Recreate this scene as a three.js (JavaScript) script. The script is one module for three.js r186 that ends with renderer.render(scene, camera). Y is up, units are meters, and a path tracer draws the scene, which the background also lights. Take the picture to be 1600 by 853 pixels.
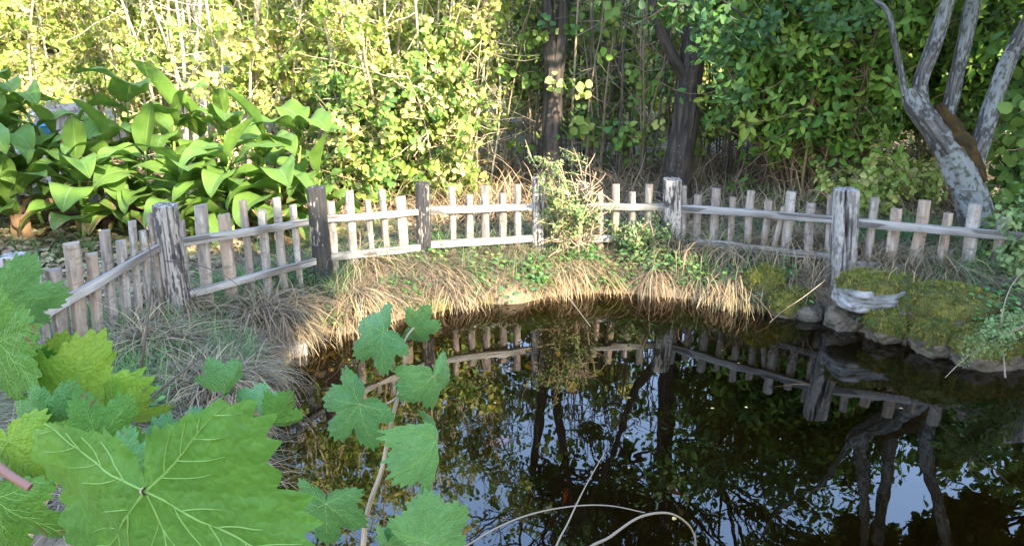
import * as THREE from 'three';
import { toCreasedNormals } from 'three/addons/utils/BufferGeometryUtils.js';

// ---------------------------------------------------------------- camera, sky, sun, exposure
const FOCAL = 1200, PITCH = Math.atan(FOCAL / 3550), EYE = new THREE.Vector3(0, 1.9, 0);
const camera = new THREE.PerspectiveCamera(2 * Math.atan(426.5 / FOCAL) * 180 / Math.PI, 1024 / 545, 0.05, 400);
camera.position.copy(EYE);
camera.rotation.x = -PITCH;
camera.updateMatrixWorld(true);
const scene = new THREE.Scene();
const renderer = new THREE.WebGLRenderer({ antialias: true });
renderer.toneMapping = THREE.LinearToneMapping;
renderer.toneMappingExposure = 4.3;
renderer.shadowMap.enabled = true;
const SUN = new THREE.Vector3(0.60, 0.50, 0.72).normalize();
const sun = new THREE.DirectionalLight(new THREE.Color(1.0, 0.89, 0.71), 5.0);
sun.position.copy(SUN).multiplyScalar(60);
sun.castShadow = true;
Object.assign(sun.shadow.camera, { left: -30, right: 30, top: 30, bottom: -30, near: 1, far: 160 });
sun.shadow.mapSize.set(4096, 4096);
scene.add(sun, sun.target);
{
  const W = 512, H = 256, d = new Float32Array(W * H * 4), dir = new THREE.Vector3();
  for (let j = 0; j < H; j++) for (let i = 0; i < W; i++) {
    const el = ((j + 0.5) / H - 0.5) * Math.PI, az = ((i + 0.5) / W - 0.5) * 2 * Math.PI;
    dir.set(Math.cos(el) * Math.cos(az), Math.sin(el), Math.cos(el) * Math.sin(az));
    const y = Math.max(0, dir.y), haze = Math.exp(-y * 4.2), c = Math.max(0, dir.dot(SUN));
    const glow = 0.55 * Math.pow(c, 6) + 1.2 * Math.pow(c, 40);
    const o = (j * W + i) * 4;
    d[o] = 0.42 + 0.98 * haze + glow * 1.0;
    d[o + 1] = 0.73 + 0.66 * haze + glow * 0.85;
    d[o + 2] = 1.36 - 0.24 * haze + glow * 0.6;
    d[o + 3] = 1;
  }
  const sky = new THREE.DataTexture(d, W, H, THREE.RGBAFormat, THREE.FloatType);
  sky.mapping = THREE.EquirectangularReflectionMapping;
  sky.magFilter = THREE.LinearFilter; sky.minFilter = THREE.LinearFilter; sky.wrapS = THREE.RepeatWrapping;
  sky.needsUpdate = true;
  scene.background = sky;
  scene.environment = sky;
  scene.environmentIntensity = 0.78;
}

// ---------------------------------------------------------------- helpers
const V = (x, y, z) => new THREE.Vector3(x, y, z);
function rng(seed) { let s = seed >>> 0; return () => { s = (s + 0x6d2b79f5) | 0; let t = Math.imul(s ^ (s >>> 15), 1 | s); t = (t + Math.imul(t ^ (t >>> 7), 61 | t)) ^ t; return ((t ^ (t >>> 14)) >>> 0) / 4294967296; }; }
const lerp = (a, b, t) => a + (b - a) * t, clamp = (x, a = 0, b = 1) => Math.min(b, Math.max(a, x));
const sstep = (a, b, x) => { const t = clamp((x - a) / (b - a)); return t * t * (3 - 2 * t); };
const hash = (x, y, z) => { let h = Math.imul(x, 374761393) ^ Math.imul(y, 668265263) ^ Math.imul(z, 2147483647 ^ 1274126177); h = Math.imul(h ^ (h >>> 13), 1274126177); return ((h ^ (h >>> 16)) >>> 0) / 4294967296; };
function noise(x, y, z = 0) {
  const X = Math.floor(x), Y = Math.floor(y), Z = Math.floor(z), f = (t) => t * t * (3 - 2 * t), u = f(x - X), v = f(y - Y), w = f(z - Z);
  const c = (a, b, d) => hash(X + a, Y + b, Z + d);
  return lerp(lerp(lerp(c(0, 0, 0), c(1, 0, 0), u), lerp(c(0, 1, 0), c(1, 1, 0), u), v), lerp(lerp(c(0, 0, 1), c(1, 0, 1), u), lerp(c(0, 1, 1), c(1, 1, 1), u), v), w);
}
const fbm = (x, y, z = 0, n = 4) => { let s = 0, a = 0.5; for (let i = 0; i < n; i++) { s += a * noise(x, y, z + i * 7.3); x *= 2.03; y *= 2.03; z *= 2.03; a *= 0.5; } return s / (1 - Math.pow(0.5, n)); };
// tileable 2-D noise with whole-number periods
function tnoise(u, v, pu, pv, s) {
  const x = u * pu, y = v * pv, X = Math.floor(x), Y = Math.floor(y), f = (t) => t * t * (3 - 2 * t), a = f(x - X), b = f(y - Y), m = (k, p) => ((k % p) + p) % p;
  const c = (i, j) => hash(m(X + i, pu), m(Y + j, pv), s);
  return lerp(lerp(c(0, 0), c(1, 0), a), lerp(c(0, 1), c(1, 1), a), b);
}
const tfbm = (u, v, pu, pv, s, n = 4) => { let t = 0, a = 0.5; for (let i = 0; i < n; i++) { t += a * tnoise(u, v, pu << i, pv << i, s + i); a *= 0.5; } return t / (1 - Math.pow(0.5, n)); };
const toS = (c) => { c = clamp(c); return 255 * (c <= 0.0031308 ? c * 12.92 : 1.055 * Math.pow(c, 1 / 2.4) - 0.055); };
function tex(w, h, fn, data = false) {
  const d = new Uint8Array(w * h * 4);
  for (let j = 0; j < h; j++) for (let i = 0; i < w; i++) {
    const c = fn((i + 0.5) / w, (j + 0.5) / h), o = (j * w + i) * 4;
    if (data) { d[o] = d[o + 1] = d[o + 2] = 255 * clamp(c); } else { d[o] = toS(c[0]); d[o + 1] = toS(c[1]); d[o + 2] = toS(c[2]); }
    d[o + 3] = 255;
  }
  const t = new THREE.DataTexture(d, w, h, THREE.RGBAFormat);
  t.wrapS = t.wrapT = THREE.RepeatWrapping; t.magFilter = THREE.LinearFilter; t.minFilter = THREE.LinearMipmapLinearFilter; t.generateMipmaps = true;
  if (!data) t.colorSpace = THREE.SRGBColorSpace;
  t.needsUpdate = true;
  return t;
}
const mixc = (a, b, t) => [lerp(a[0], b[0], t), lerp(a[1], b[1], t), lerp(a[2], b[2], t)];
const rep = (t, x, y) => { const c = t.clone(); c.repeat.set(x, y); c.needsUpdate = true; return c; };

// picture measurements (of a 1600 wide picture) to rays and points of the place
const camR = V(1, 0, 0), camU = V(0, Math.cos(PITCH), -Math.sin(PITCH)), camF = V(0, -Math.sin(PITCH), -Math.cos(PITCH));
const ray = (px, py) => camF.clone().addScaledVector(camR, (px - 800) / FOCAL).addScaledVector(camU, -(py - 426.5) / FOCAL);
const at = (px, py, depth) => EYE.clone().addScaledVector(ray(px, py), depth);
const onLevel = (px, py, h) => { const r = ray(px, py); return at(px, py, (h - EYE.y) / r.y); };

const counts = {};
function numbered(name) { const n = counts[name] = (counts[name] ?? -1) + 1; return n ? name + '_' + String(n).padStart(3, '0') : name; }
function tag(o, label, category, group, kind) {
  o.userData.label = label; o.userData.category = category;
  if (group) o.userData.group = group;
  if (kind) o.userData.kind = kind;
  return o;
}
function thing(name, label, category, pos = V(0, 0, 0), turn = 0, group) {
  const o = new THREE.Group(); o.name = numbered(name); scene.add(o);
  o.position.copy(pos); o.rotation.y = turn;
  return tag(o, label, category, group);
}
function mesh(name, geo, mat, parent) {
  const m = new THREE.Mesh(geo, mat);
  m.name = parent === scene ? numbered(name) : name;
  m.castShadow = m.receiveShadow = true;
  parent.add(m);
  return m;
}
class MB {
  constructor() { this.p = []; this.t = []; this.c = []; this.i = []; }
  vert(p, u, v, c) { this.p.push(p.x, p.y, p.z); this.t.push(u, v); if (c) this.c.push(c[0], c[1], c[2]); return this.p.length / 3 - 1; }
  tube(pts, radii, sides = 6, o = {}) {
    const n = pts.length, start = this.p.length / 3; let len = 0;
    let T = pts[1].clone().sub(pts[0]).normalize(), N = Math.abs(T.y) < 0.9 ? V(0, 1, 0) : V(1, 0, 0);
    N = N.sub(T.clone().multiplyScalar(N.dot(T))).normalize();
    for (let k = 0; k < n; k++) {
      const t = (k < n - 1 ? pts[k + 1] : pts[k]).clone().sub(k ? pts[k - 1] : pts[0]).normalize();
      N.sub(t.clone().multiplyScalar(N.dot(t))).normalize();
      const B = t.clone().cross(N);
      if (k) len += pts[k].distanceTo(pts[k - 1]);
      const r = typeof radii === 'function' ? radii(k / (n - 1)) : Array.isArray(radii) ? radii[k] : radii;
      for (let s = 0; s <= sides; s++) {
        const a = s / sides * Math.PI * 2, rough = o.rough ? 1 + o.rough * (noise(Math.cos(a) * 2.2 + 5, Math.sin(a) * 2.2 + 9, len * (o.roughZ ?? 7) + (o.seed ?? 0)) - 0.5) : 1;
        const q = pts[k].clone().addScaledVector(N, Math.cos(a) * r * rough).addScaledVector(B, Math.sin(a) * r * rough);
        this.vert(q, s / sides * (o.around ?? 1), len * (o.along ?? 2), o.color && (typeof o.color === 'function' ? o.color(q, k / (n - 1), a) : o.color));
      }
    }
    for (let k = 0; k < n - 1; k++) for (let s = 0; s < sides; s++) { const a = start + k * (sides + 1) + s, b = a + sides + 1; this.i.push(a, b, a + 1, a + 1, b, b + 1); }
    if (o.cap) for (const e of [0, n - 1]) {
      const c = this.vert(pts[e], 0.5, e ? len * (o.along ?? 2) : 0, o.color && (typeof o.color === 'function' ? o.color(pts[e], e ? 1 : 0, 0) : o.color)), b = start + e * (sides + 1);
      for (let s = 0; s < sides; s++) e ? this.i.push(c, b + s, b + s + 1) : this.i.push(c, b + s + 1, b + s);
    }
    return this;
  }
  grid(nu, nv, fn, color) {
    const start = this.p.length / 3;
    for (let j = 0; j <= nv; j++) for (let i = 0; i <= nu; i++) { const u = i / nu, v = j / nv, p = fn(u, v); this.vert(p, u, v, color && color(p, u, v)); }
    for (let j = 0; j < nv; j++) for (let i = 0; i < nu; i++) { const a = start + j * (nu + 1) + i, b = a + nu + 1; this.i.push(a, a + 1, b, a + 1, b + 1, b); }
    return this;
  }
  tri(...ps) { const k = ps.map((p, n) => this.vert(p, n & 1, n >> 1)); this.i.push(...k.slice(0, 3)); if (ps.length === 4) this.i.push(k[0], k[2], k[3]); return this; }
  geo() {
    const g = new THREE.BufferGeometry();
    g.setAttribute('position', new THREE.Float32BufferAttribute(this.p, 3));
    g.setAttribute('uv', new THREE.Float32BufferAttribute(this.t, 2));
    if (this.c.length) g.setAttribute('color', new THREE.Float32BufferAttribute(this.c, 3));
    g.setIndex(this.i); g.computeVertexNormals();
    return g;
  }
  build(name, mat, parent) { return mesh(name, this.geo(), mat, parent); }
}
function instanced(name, geo, mat, list, parent) {   // list of {p, q, s, c}
  const im = new THREE.InstancedMesh(geo, mat, list.length), m = new THREE.Matrix4(), c = new THREE.Color();
  list.forEach((e, k) => {
    const s = typeof e.s === 'number' ? V(e.s, e.s, e.s) : e.s;
    im.setMatrixAt(k, m.compose(e.p, e.q, s));
    im.setColorAt(k, c.setRGB(e.c[0], e.c[1], e.c[2]));
  });
  im.name = parent === scene ? numbered(name) : name;
  im.castShadow = im.receiveShadow = true;
  im.userData.kind = 'stuff';
  parent.add(im);
  return im;
}
const eulerQ = (x, y, z, o = 'YXZ') => new THREE.Quaternion().setFromEuler(new THREE.Euler(x, y, z, o));
const basisQ = (x, y, z) => new THREE.Quaternion().setFromRotationMatrix(new THREE.Matrix4().makeBasis(x, y, z));
const pick = (r, a) => a[Math.floor(r() * a.length) % a.length];
const vary = (r, c, k) => { const b = 1 + (r() - 0.5) * 2 * k; return [c[0] * b * (1 + (r() - 0.5) * k), c[1] * b, c[2] * b * (1 + (r() - 0.5) * k)]; };

// ---------------------------------------------------------------- materials
const M = {};
{
  const grain = (u, v, s) => tfbm(u, v, 24, 3, s, 4);
  const std = (o) => new THREE.MeshStandardMaterial({ roughness: 0.9, ...o });
  const greyWood = tex(512, 512, (u, v) => {
    const g = grain(u, v, 11), l = tfbm(u, v, 3, 2, 5, 3), crack = sstep(0.70, 0.80, tnoise(u, v, 40, 5, 77)), knot = sstep(0.74, 0.86, tnoise(u, v, 5, 4, 31));
    let c = mixc([0.17, 0.155, 0.14], [0.43, 0.395, 0.35], clamp(g * 1.5 - 0.25));
    c = mixc(c, [0.42, 0.30, 0.19], clamp(l * 1.8 - 0.85) * 0.7);
    c = mixc(c, [0.05, 0.04, 0.035], crack * 0.75);
    return mixc(c, [0.09, 0.07, 0.055], knot * 0.6);
  });
  const greyBump = tex(512, 512, (u, v) => grain(u, v, 11) * 0.7 - sstep(0.70, 0.80, tnoise(u, v, 40, 5, 77)) * 0.4 + 0.2, true);
  M.rail = std({ map: rep(greyWood, 1, 1), bumpMap: greyBump, bumpScale: 0.004 });
  const picketTex = tex(512, 512, (u, v) => {
    const g = tfbm(u, v, 14, 4, 21, 4), bl = sstep(0.45, 0.62, tfbm(u, v, 4, 6, 55, 4)), spot = sstep(0.72, 0.84, tnoise(u, v, 18, 34, 8)), scar = sstep(0.80, 0.9, tnoise(u, v, 4, 26, 9));
    let c = mixc([0.17, 0.145, 0.125], [0.45, 0.40, 0.345], clamp(g * 1.9 - 0.45));
    c = mixc(c, [0.30, 0.245, 0.19], bl * 0.5);
    c = mixc(c, [0.13, 0.10, 0.08], spot * 0.35);
    return mixc(c, [0.10, 0.075, 0.06], scar * 0.4);
  });
  const picketBump = tex(512, 512, (u, v) => tfbm(u, v, 10, 8, 21, 4) + 0.25 * sstep(0.80, 0.9, tnoise(u, v, 4, 26, 9)), true);
  M.picket = [[1, 1, 1], [0.82, 0.78, 0.76], [1.12, 1.0, 0.9]].map((c) => std({ map: picketTex, bumpMap: picketBump, bumpScale: 0.005, color: new THREE.Color(...c) }));
  const postTex = (seed, dark, light, cut, wide) => tex(512, 512, (u, v) => {
    const a = tfbm(u, v, 36, 20, seed, 4), b = tfbm(u, v, 6, 3, seed + 9, 4), flake = sstep(cut - 0.06, cut + 0.06, a * 0.55 + b * 0.45 + wide * (v - 0.5));
    const crack = sstep(0.66, 0.8, tnoise(u, v, 40, 4, seed + 3));
    let c = mixc(dark, light, flake);
    c = mixc(c, [0.025, 0.022, 0.02], crack * 0.8);
    const k = 0.8 + 0.4 * tnoise(u, v, 60, 30, seed);
    return c.map((x) => x * k);
  });
  const postBump = tex(512, 512, (u, v) => tfbm(u, v, 20, 3, 91, 4) - 0.5 * sstep(0.66, 0.8, tnoise(u, v, 26, 3, 44)) + 0.3, true);
  const post = (t) => std({ map: t, bumpMap: postBump, bumpScale: 0.012 });
  M.postPale = post(postTex(3, [0.075, 0.064, 0.055], [0.33, 0.285, 0.24], 0.47, 0));
  M.postBlack = post(postTex(5, [0.028, 0.026, 0.025], [0.26, 0.23, 0.20], 0.66, -0.1));
  M.postStripe = post(postTex(7, [0.085, 0.073, 0.062], [0.42, 0.365, 0.31], 0.47, 0));
  M.postGrey = post(postTex(9, [0.18, 0.16, 0.14], [0.33, 0.30, 0.27], 0.44, 0));
  const barkTex = (seed, a, b, c3, lichen, lc) => tex(512, 512, (u, v) => {
    const ridge = Math.abs(tfbm(u, v, 10, 3, seed, 4) - 0.5) * 2, g = tfbm(u, v, 24, 12, seed + 2, 4);
    let c = mixc(a, b, clamp(ridge * 1.6 + g * 0.5 - 0.3));
    c = mixc(c, c3, sstep(0.55, 0.75, tfbm(u, v, 4, 4, seed + 8, 3)) * 0.6);
    return mixc(c, lc, sstep(lichen - 0.06, lichen + 0.12, tfbm(u, v, 24, 32, seed + 4, 4) * 0.75 + 0.25 * tnoise(u, v, 3, 3, seed)) * 0.85);
  });
  const barkBump = tex(512, 512, (u, v) => Math.abs(tfbm(u, v, 10, 3, 61, 4) - 0.5) * 2 * 0.8 + tfbm(u, v, 24, 12, 63, 3) * 0.2, true);
  const bark = (t, s) => std({ map: t, bumpMap: barkBump, bumpScale: s, vertexColors: true });
  M.barkDark = bark(barkTex(61, [0.018, 0.014, 0.011], [0.095, 0.07, 0.05], [0.075, 0.045, 0.03], 0.72, [0.2, 0.2, 0.15]), 0.03);
  M.barkPale = bark(barkTex(71, [0.035, 0.03, 0.026], [0.175, 0.155, 0.13], [0.08, 0.085, 0.045], 0.51, [0.20, 0.205, 0.19]), 0.03);
  M.stem = std({ vertexColors: true, color: 0xffffff });
  M.soilMap = tex(512, 512, (u, v) => { const g = tfbm(u, v, 8, 8, 101, 6), h = tnoise(u, v, 90, 90, 4); return [0.62 + 0.5 * (g - 0.5) + 0.3 * (h - 0.5), 0.6 + 0.5 * (g - 0.5) + 0.3 * (h - 0.5), 0.58 + 0.5 * (g - 0.5) + 0.25 * (h - 0.5)]; });
  M.soilBump = tex(512, 512, (u, v) => tfbm(u, v, 10, 10, 103, 6), true);
  M.ground = std({ map: M.soilMap, bumpMap: M.soilBump, bumpScale: 0.03, vertexColors: true, roughness: 1 });
  const leaf = (o) => new THREE.MeshPhysicalMaterial({ roughness: 0.5, transmission: 0.4, thickness: 0, side: THREE.DoubleSide, specularIntensity: 0.4, ...o });
  M.leaf = leaf({ color: 0xffffff, roughness: 0.6 });
  M.leafGloss = leaf({ color: 0xffffff, roughness: 0.45, transmission: 0.4 });
  M.grass = leaf({ color: 0xffffff, transmission: 0.25, roughness: 0.7 });
  M.dry = new THREE.MeshStandardMaterial({ color: 0xffffff, roughness: 0.85, side: THREE.DoubleSide });
  const cannaTex = (seed, burn) => tex(256, 512, (u, v) => {
    const a = Math.abs(u - 0.5), vein = 0.5 + 0.5 * Math.sin((v - a * 0.7) * Math.PI * 2 * 34 + tnoise(u, v, 4, 8, seed) * 2), mid = 1 - sstep(0.012, 0.03, a), n = tfbm(u, v, 4, 6, seed, 4);
    let c = mixc([0.11, 0.215, 0.035], [0.19, 0.32, 0.055], clamp(n * 1.4 - 0.2));
    c = c.map((x) => x * (0.92 + 0.16 * vein));
    c = mixc(c, [0.26, 0.38, 0.14], mid * 0.75);
    c = mixc(c, [0.20, 0.26, 0.06], sstep(0.455, 0.5, a) * 0.5);
    if (burn) { const e = tfbm(u, v, 5, 7, seed + 40, 4) + (v - 0.62) * burn + (a - 0.3) * 0.6; c = mixc(c, [0.30, 0.16, 0.06], sstep(0.62, 0.68, e)); c = mixc(c, [0.50, 0.38, 0.24], sstep(0.74, 0.8, e)); }
    return c;
  });
  const cannaBump = tex(256, 512, (u, v) => { const a = Math.abs(u - 0.5); return 0.5 + 0.2 * Math.sin((v - a * 0.7) * Math.PI * 2 * 34) + 0.3 * (1 - sstep(0.0, 0.04, a)); }, true);
  M.canna = [[0, 1], [0, 2], [0.75, 3], [0.35, 4]].map(([b, s]) => leaf({ map: cannaTex(s * 17, b), bumpMap: cannaBump, bumpScale: 0.004, roughness: 0.5, transmission: 0.42 }));
  M.cannaDry = leaf({ color: new THREE.Color(0.34, 0.20, 0.10), roughness: 0.9, transmission: 0.2, bumpMap: cannaBump, bumpScale: 0.01 });
  M.cannaStem = std({ color: new THREE.Color(0.22, 0.30, 0.07), roughness: 0.6 });
  const vineTex = (seed, a, b, y, size = 512) => tex(size, size, (u, v) => {
    const n = tfbm(u, v, 5, 5, seed, 5), cell = tfbm(u, v, 34, 34, seed + 5, 2), net = 1 - Math.abs(tfbm(u, v, 40, 40, seed + 6, 2) - 0.5) * 2;
    let c = mixc(a, b, clamp(n * 1.6 - 0.3));
    c = c.map((x) => x * (0.9 + 0.2 * cell) * (0.94 + 0.12 * tnoise(u, v, 140, 140, seed)));
    c = mixc(c, [c[0] * 1.7, c[1] * 1.45, c[2] * 1.5], sstep(0.90, 0.99, net) * 0.38);
    c = mixc(c, y, sstep(0.55, 0.8, tfbm(u, v, 3, 3, seed + 9, 4)) * 0.5);
    return mixc(c, [0.16, 0.10, 0.04], sstep(0.86, 0.93, tnoise(u, v, 26, 26, seed + 31)) * sstep(0.5, 0.6, tfbm(u, v, 4, 4, seed + 33, 3)) * 0.8);
  });
  const vineBump = tex(512, 512, (u, v) => (1 - Math.abs(tfbm(u, v, 40, 40, 206, 2) - 0.5) * 2) * 0.6 + tfbm(u, v, 60, 60, 207, 2) * 0.4, true);
  const vine = (t) => leaf({ map: t, bumpMap: vineBump, bumpScale: -0.0016, roughness: 0.5, transmission: 0.4 });
  M.vine = [vine(vineTex(200, [0.075, 0.195, 0.026], [0.11, 0.25, 0.03], [0.17, 0.32, 0.033], 1024)), vine(vineTex(210, [0.07, 0.18, 0.045], [0.10, 0.235, 0.06], [0.11, 0.24, 0.055])), vine(vineTex(220, [0.19, 0.34, 0.04], [0.26, 0.41, 0.045], [0.36, 0.46, 0.06])), vine(vineTex(230, [0.115, 0.26, 0.075], [0.15, 0.32, 0.09], [0.18, 0.34, 0.08]))];
  M.vein = leaf({ color: new THREE.Color(0.22, 0.37, 0.085), roughness: 0.6, transmission: 0.2 });
  M.cane = std({ color: new THREE.Color(0.46, 0.33, 0.23), bumpMap: greyBump, bumpScale: 0.002 });
  M.caneRed = std({ color: new THREE.Color(0.26, 0.12, 0.09), roughness: 0.6 });
  M.twigDark = std({ color: new THREE.Color(0.085, 0.062, 0.045) });
  M.twigPale = std({ color: new THREE.Color(0.22, 0.17, 0.12) });
  const rockTex = (seed, a, b, c3) => tex(512, 512, (u, v) => { const n = tfbm(u, v, 5, 9, seed, 6), s = sstep(0.6, 0.75, tfbm(u, v, 9, 6, seed + 3, 4)); return mixc(mixc(a, b, clamp(n * 1.8 - 0.4)), c3, s * 0.6); });
  const rockBump = tex(512, 512, (u, v) => tfbm(u, v, 6, 10, 305, 6), true);
  M.rockPale = std({  map: rockTex(300, [0.13, 0.122, 0.11], [0.31, 0.295, 0.27], [0.06, 0.055, 0.045]), bumpMap: rockBump, bumpScale: 0.009 });
  M.rockBrown = std({ map: rockTex(310, [0.045, 0.036, 0.024], [0.14, 0.105, 0.068], [0.05, 0.055, 0.025]), bumpMap: rockBump, bumpScale: 0.03 });
  M.moss = std({ map: tex(512, 512, (u, v) => { const n = tfbm(u, v, 6, 6, 400, 5), h = tnoise(u, v, 120, 120, 3); return mixc([0.05, 0.056, 0.013], [0.25, 0.22, 0.035], clamp(n * 1.5 - 0.3 + (h - 0.5) * 0.5)); }), bumpMap: tex(512, 512, (u, v) => tnoise(u, v, 120, 120, 3) * 0.5 + tfbm(u, v, 10, 10, 402, 4) * 0.5, true), bumpScale: 0.03, roughness: 1 });
  M.mossBrown = std({ color: new THREE.Color(0.55, 0.33, 0.24), map: M.moss.map, bumpMap: M.moss.bumpMap, bumpScale: 0.03, roughness: 1 });
  M.white = std({ color: new THREE.Color(0.8, 0.8, 0.8), roughness: 0.5 });
  M.terracotta = std({ color: new THREE.Color(0.42, 0.19, 0.10), bumpMap: rockBump, bumpScale: 0.004 });
  M.blue = std({ color: new THREE.Color(0.08, 0.28, 0.50), roughness: 0.4 });
  M.fish = std({ color: new THREE.Color(0.16, 0.035, 0.02), roughness: 0.4 });
  const ripple = tex(512, 512, (u, v) => tfbm(u, v, 6, 6, 500, 3), true);
  ripple.repeat.set(0.8, 0.8);
  M.water = new THREE.MeshPhysicalMaterial({ color: new THREE.Color(0.24, 0.20, 0.10), transmission: 1, thickness: 0, roughness: 0.0, ior: 1.66, bumpMap: ripple, bumpScale: 0.0008 });
}

// ---------------------------------------------------------------- the pond's outline and the ground
const shore = [[1900, 603], [1600, 583], [1520, 572], [1469, 559], [1425, 544], [1373, 535], [1329, 516], [1281, 500], [1246, 502], [1180, 492], [1138, 488], [1099, 478], [1046, 474], [958, 467], [870, 471], [802, 485], [745, 483], [700, 493], [619, 510], [560, 530], [520, 531], [478, 552], [446, 585], [435, 650], [428, 730], [420, 853]].map(([x, y]) => onLevel(x < 600 ? x - 6 : x, y - (x > 500 && x < 1300 ? 9 : x >= 1300 ? 5 : 4), 0));
const outline = new THREE.CatmullRomCurve3([...shore, V(-0.62, 0, -1.3), V(0.4, 0, -1.0), V(2.4, 0, -1.0), V(4.6, 0, -1.3), V(5.4, 0, -2.4), V(4.9, 0, -3.3)], true, 'centripetal').getSpacedPoints(320);
function shoreDistance(x, z) {   // above zero on land
  let best = 1e9, inside = false;
  for (let k = 0, j = outline.length - 1; k < outline.length; j = k++) {
    const a = outline[j], b = outline[k], ex = b.x - a.x, ez = b.z - a.z, t = clamp(((x - a.x) * ex + (z - a.z) * ez) / (ex * ex + ez * ez + 1e-12)), dx = x - a.x - ex * t, dz = z - a.z - ez * t;
    best = Math.min(best, dx * dx + dz * dz);
    if ((a.z > z) !== (b.z > z) && x < (ex * (z - a.z)) / (b.z - a.z) + a.x) inside = !inside;
  }
  return inside ? -Math.sqrt(best) : Math.sqrt(best);
}
function groundY(x, z, sd = shoreDistance(x, z)) {
  if (sd < 0) return -0.03 - 0.55 * sstep(0, 1.1, -sd) + 0.03 * (noise(x * 7, z * 7) - 0.5) * sstep(0, 0.2, -sd);
  const far = Math.hypot(x, z + 4);
  return 0.19 * Math.pow(sstep(-0.05, 0.17, sd), 0.8) - 0.03 + 0.10 * sstep(0.05, 0.6, sd) + 0.045 * (fbm(x * 4, z * 4, 3, 3) - 0.5) * sstep(0.02, 0.2, sd) + 0.03 * (noise(x * 13, z * 13, 1) - 0.5) * sstep(0.02, 0.15, sd)
    + 0.085 * sstep(1.3, 2.5, x) * sstep(0.12, 0.55, sd) * sstep(14, 8, far) + 0.12 * sstep(-2.6, -4, x) * sstep(-4.4, -5.4, z) + 0.5 * sstep(9, 40, far) * (noise(x * 0.06, z * 0.06) - 0.3);
}
{
  const line = (lo, hi, a, b, step, grow) => { const r = []; for (let x = a; x <= b + 1e-6; x += step) r.push(x); for (let s = step, x = b; x < hi;) { s *= grow; x += s; r.push(Math.min(x, hi)); } const l = []; for (let s = step, x = a; x > lo;) { s *= grow; x -= s; l.push(Math.max(x, lo)); } return [...l.reverse(), ...r]; };
  const xs = line(-150, 150, -4.2, 5.0, 0.035, 1.14), zs = line(-220, 60, -6.4, -0.6, 0.035, 1.14), nx = xs.length, b = new MB();
  for (const z of zs) for (const x of xs) {
    const sd = shoreDistance(x, z), y = groundY(x, z, sd), n = fbm(x * 3, z * 3, 9, 4), far = Math.hypot(x, z + 3);
    let c = mixc([0.17, 0.12, 0.075], [0.34, 0.26, 0.16], clamp(n * 1.6 - 0.3));
    c = mixc(c, [0.20, 0.18, 0.03], sstep(0.5, 0.62, fbm(x * 2.2, z * 2.2, 30, 3)) * sstep(0.7, 0.2, sd) * 0.9);
    c = mixc(c, [0.13, 0.17, 0.05], sstep(0.48, 0.6, fbm(x * 1.1, z * 1.1, 50, 3)) * sstep(0.4, 0.8, sd) * 0.7);
    if (sd > 0.3) c = mixc(c, [0.16, 0.115, 0.07], sstep(-5.2, -6, z) * sstep(12, 8, far) * 0.7);
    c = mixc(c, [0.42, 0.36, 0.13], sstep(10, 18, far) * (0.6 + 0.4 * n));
    if (sd < 0.03) { c = mixc(c, [0.10, 0.07, 0.03], sstep(0.03, -0.05, sd)); c = mixc(c, [0.012, 0.011, 0.008], sstep(-0.03, -0.5, sd)); }  // bed colour darkens away from shore, painted in for light lost with depth
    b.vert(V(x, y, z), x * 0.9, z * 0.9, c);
  }
  for (let j = 0; j < zs.length - 1; j++) for (let i = 0; i < nx - 1; i++) { const a = j * nx + i; b.i.push(a, a + nx, a + 1, a + 1, a + nx, a + nx + 1); }
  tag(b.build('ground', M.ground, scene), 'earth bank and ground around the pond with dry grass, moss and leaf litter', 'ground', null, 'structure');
  const sh = new THREE.Shape(outline.map((p) => new THREE.Vector2(p.x, -p.z)));
  // the surface runs a little into the bank
  const c0 = outline.reduce((s, p) => s.add(p), V(0, 0, 0)).divideScalar(outline.length);
  const wide = new THREE.Shape(outline.map((p) => { const d = p.clone().sub(c0).normalize(); return new THREE.Vector2(p.x + d.x * 0.1, -(p.z + d.z * 0.1)); }));
  const wg = new THREE.ShapeGeometry(wide); wg.rotateX(-Math.PI / 2);
  tag(mesh('pond_water', wg, M.water, scene), 'dark still pond water mirroring the fence, trees and blue sky', 'water', null, 'structure');
}
const onGround = (px, py) => {   // where a ray meets the ground
  const hi = (0.5 - EYE.y) / ray(px, py).y, lo = (-0.01 - EYE.y) / ray(px, py).y; let a = Math.max(0.3, hi), b = lo, q;
  for (let t = a; t <= lo; t += (lo - hi) / 40) { q = at(px, py, t); if (q.y <= groundY(q.x, q.z)) { b = t; break; } a = t; }
  for (let k = 0; k < 6; k++) { const t = (a + b) / 2; q = at(px, py, t); if (q.y <= groundY(q.x, q.z)) b = t; else a = t; }
  q = at(px, py, b); q.y = groundY(q.x, q.z); return q;
};
const outward = (x, z) => { const e = 0.02, g = V(shoreDistance(x + e, z) - shoreDistance(x - e, z), 0, shoreDistance(x, z + e) - shoreDistance(x, z - e)); return g.normalize().negate(); };   // towards the water

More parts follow.
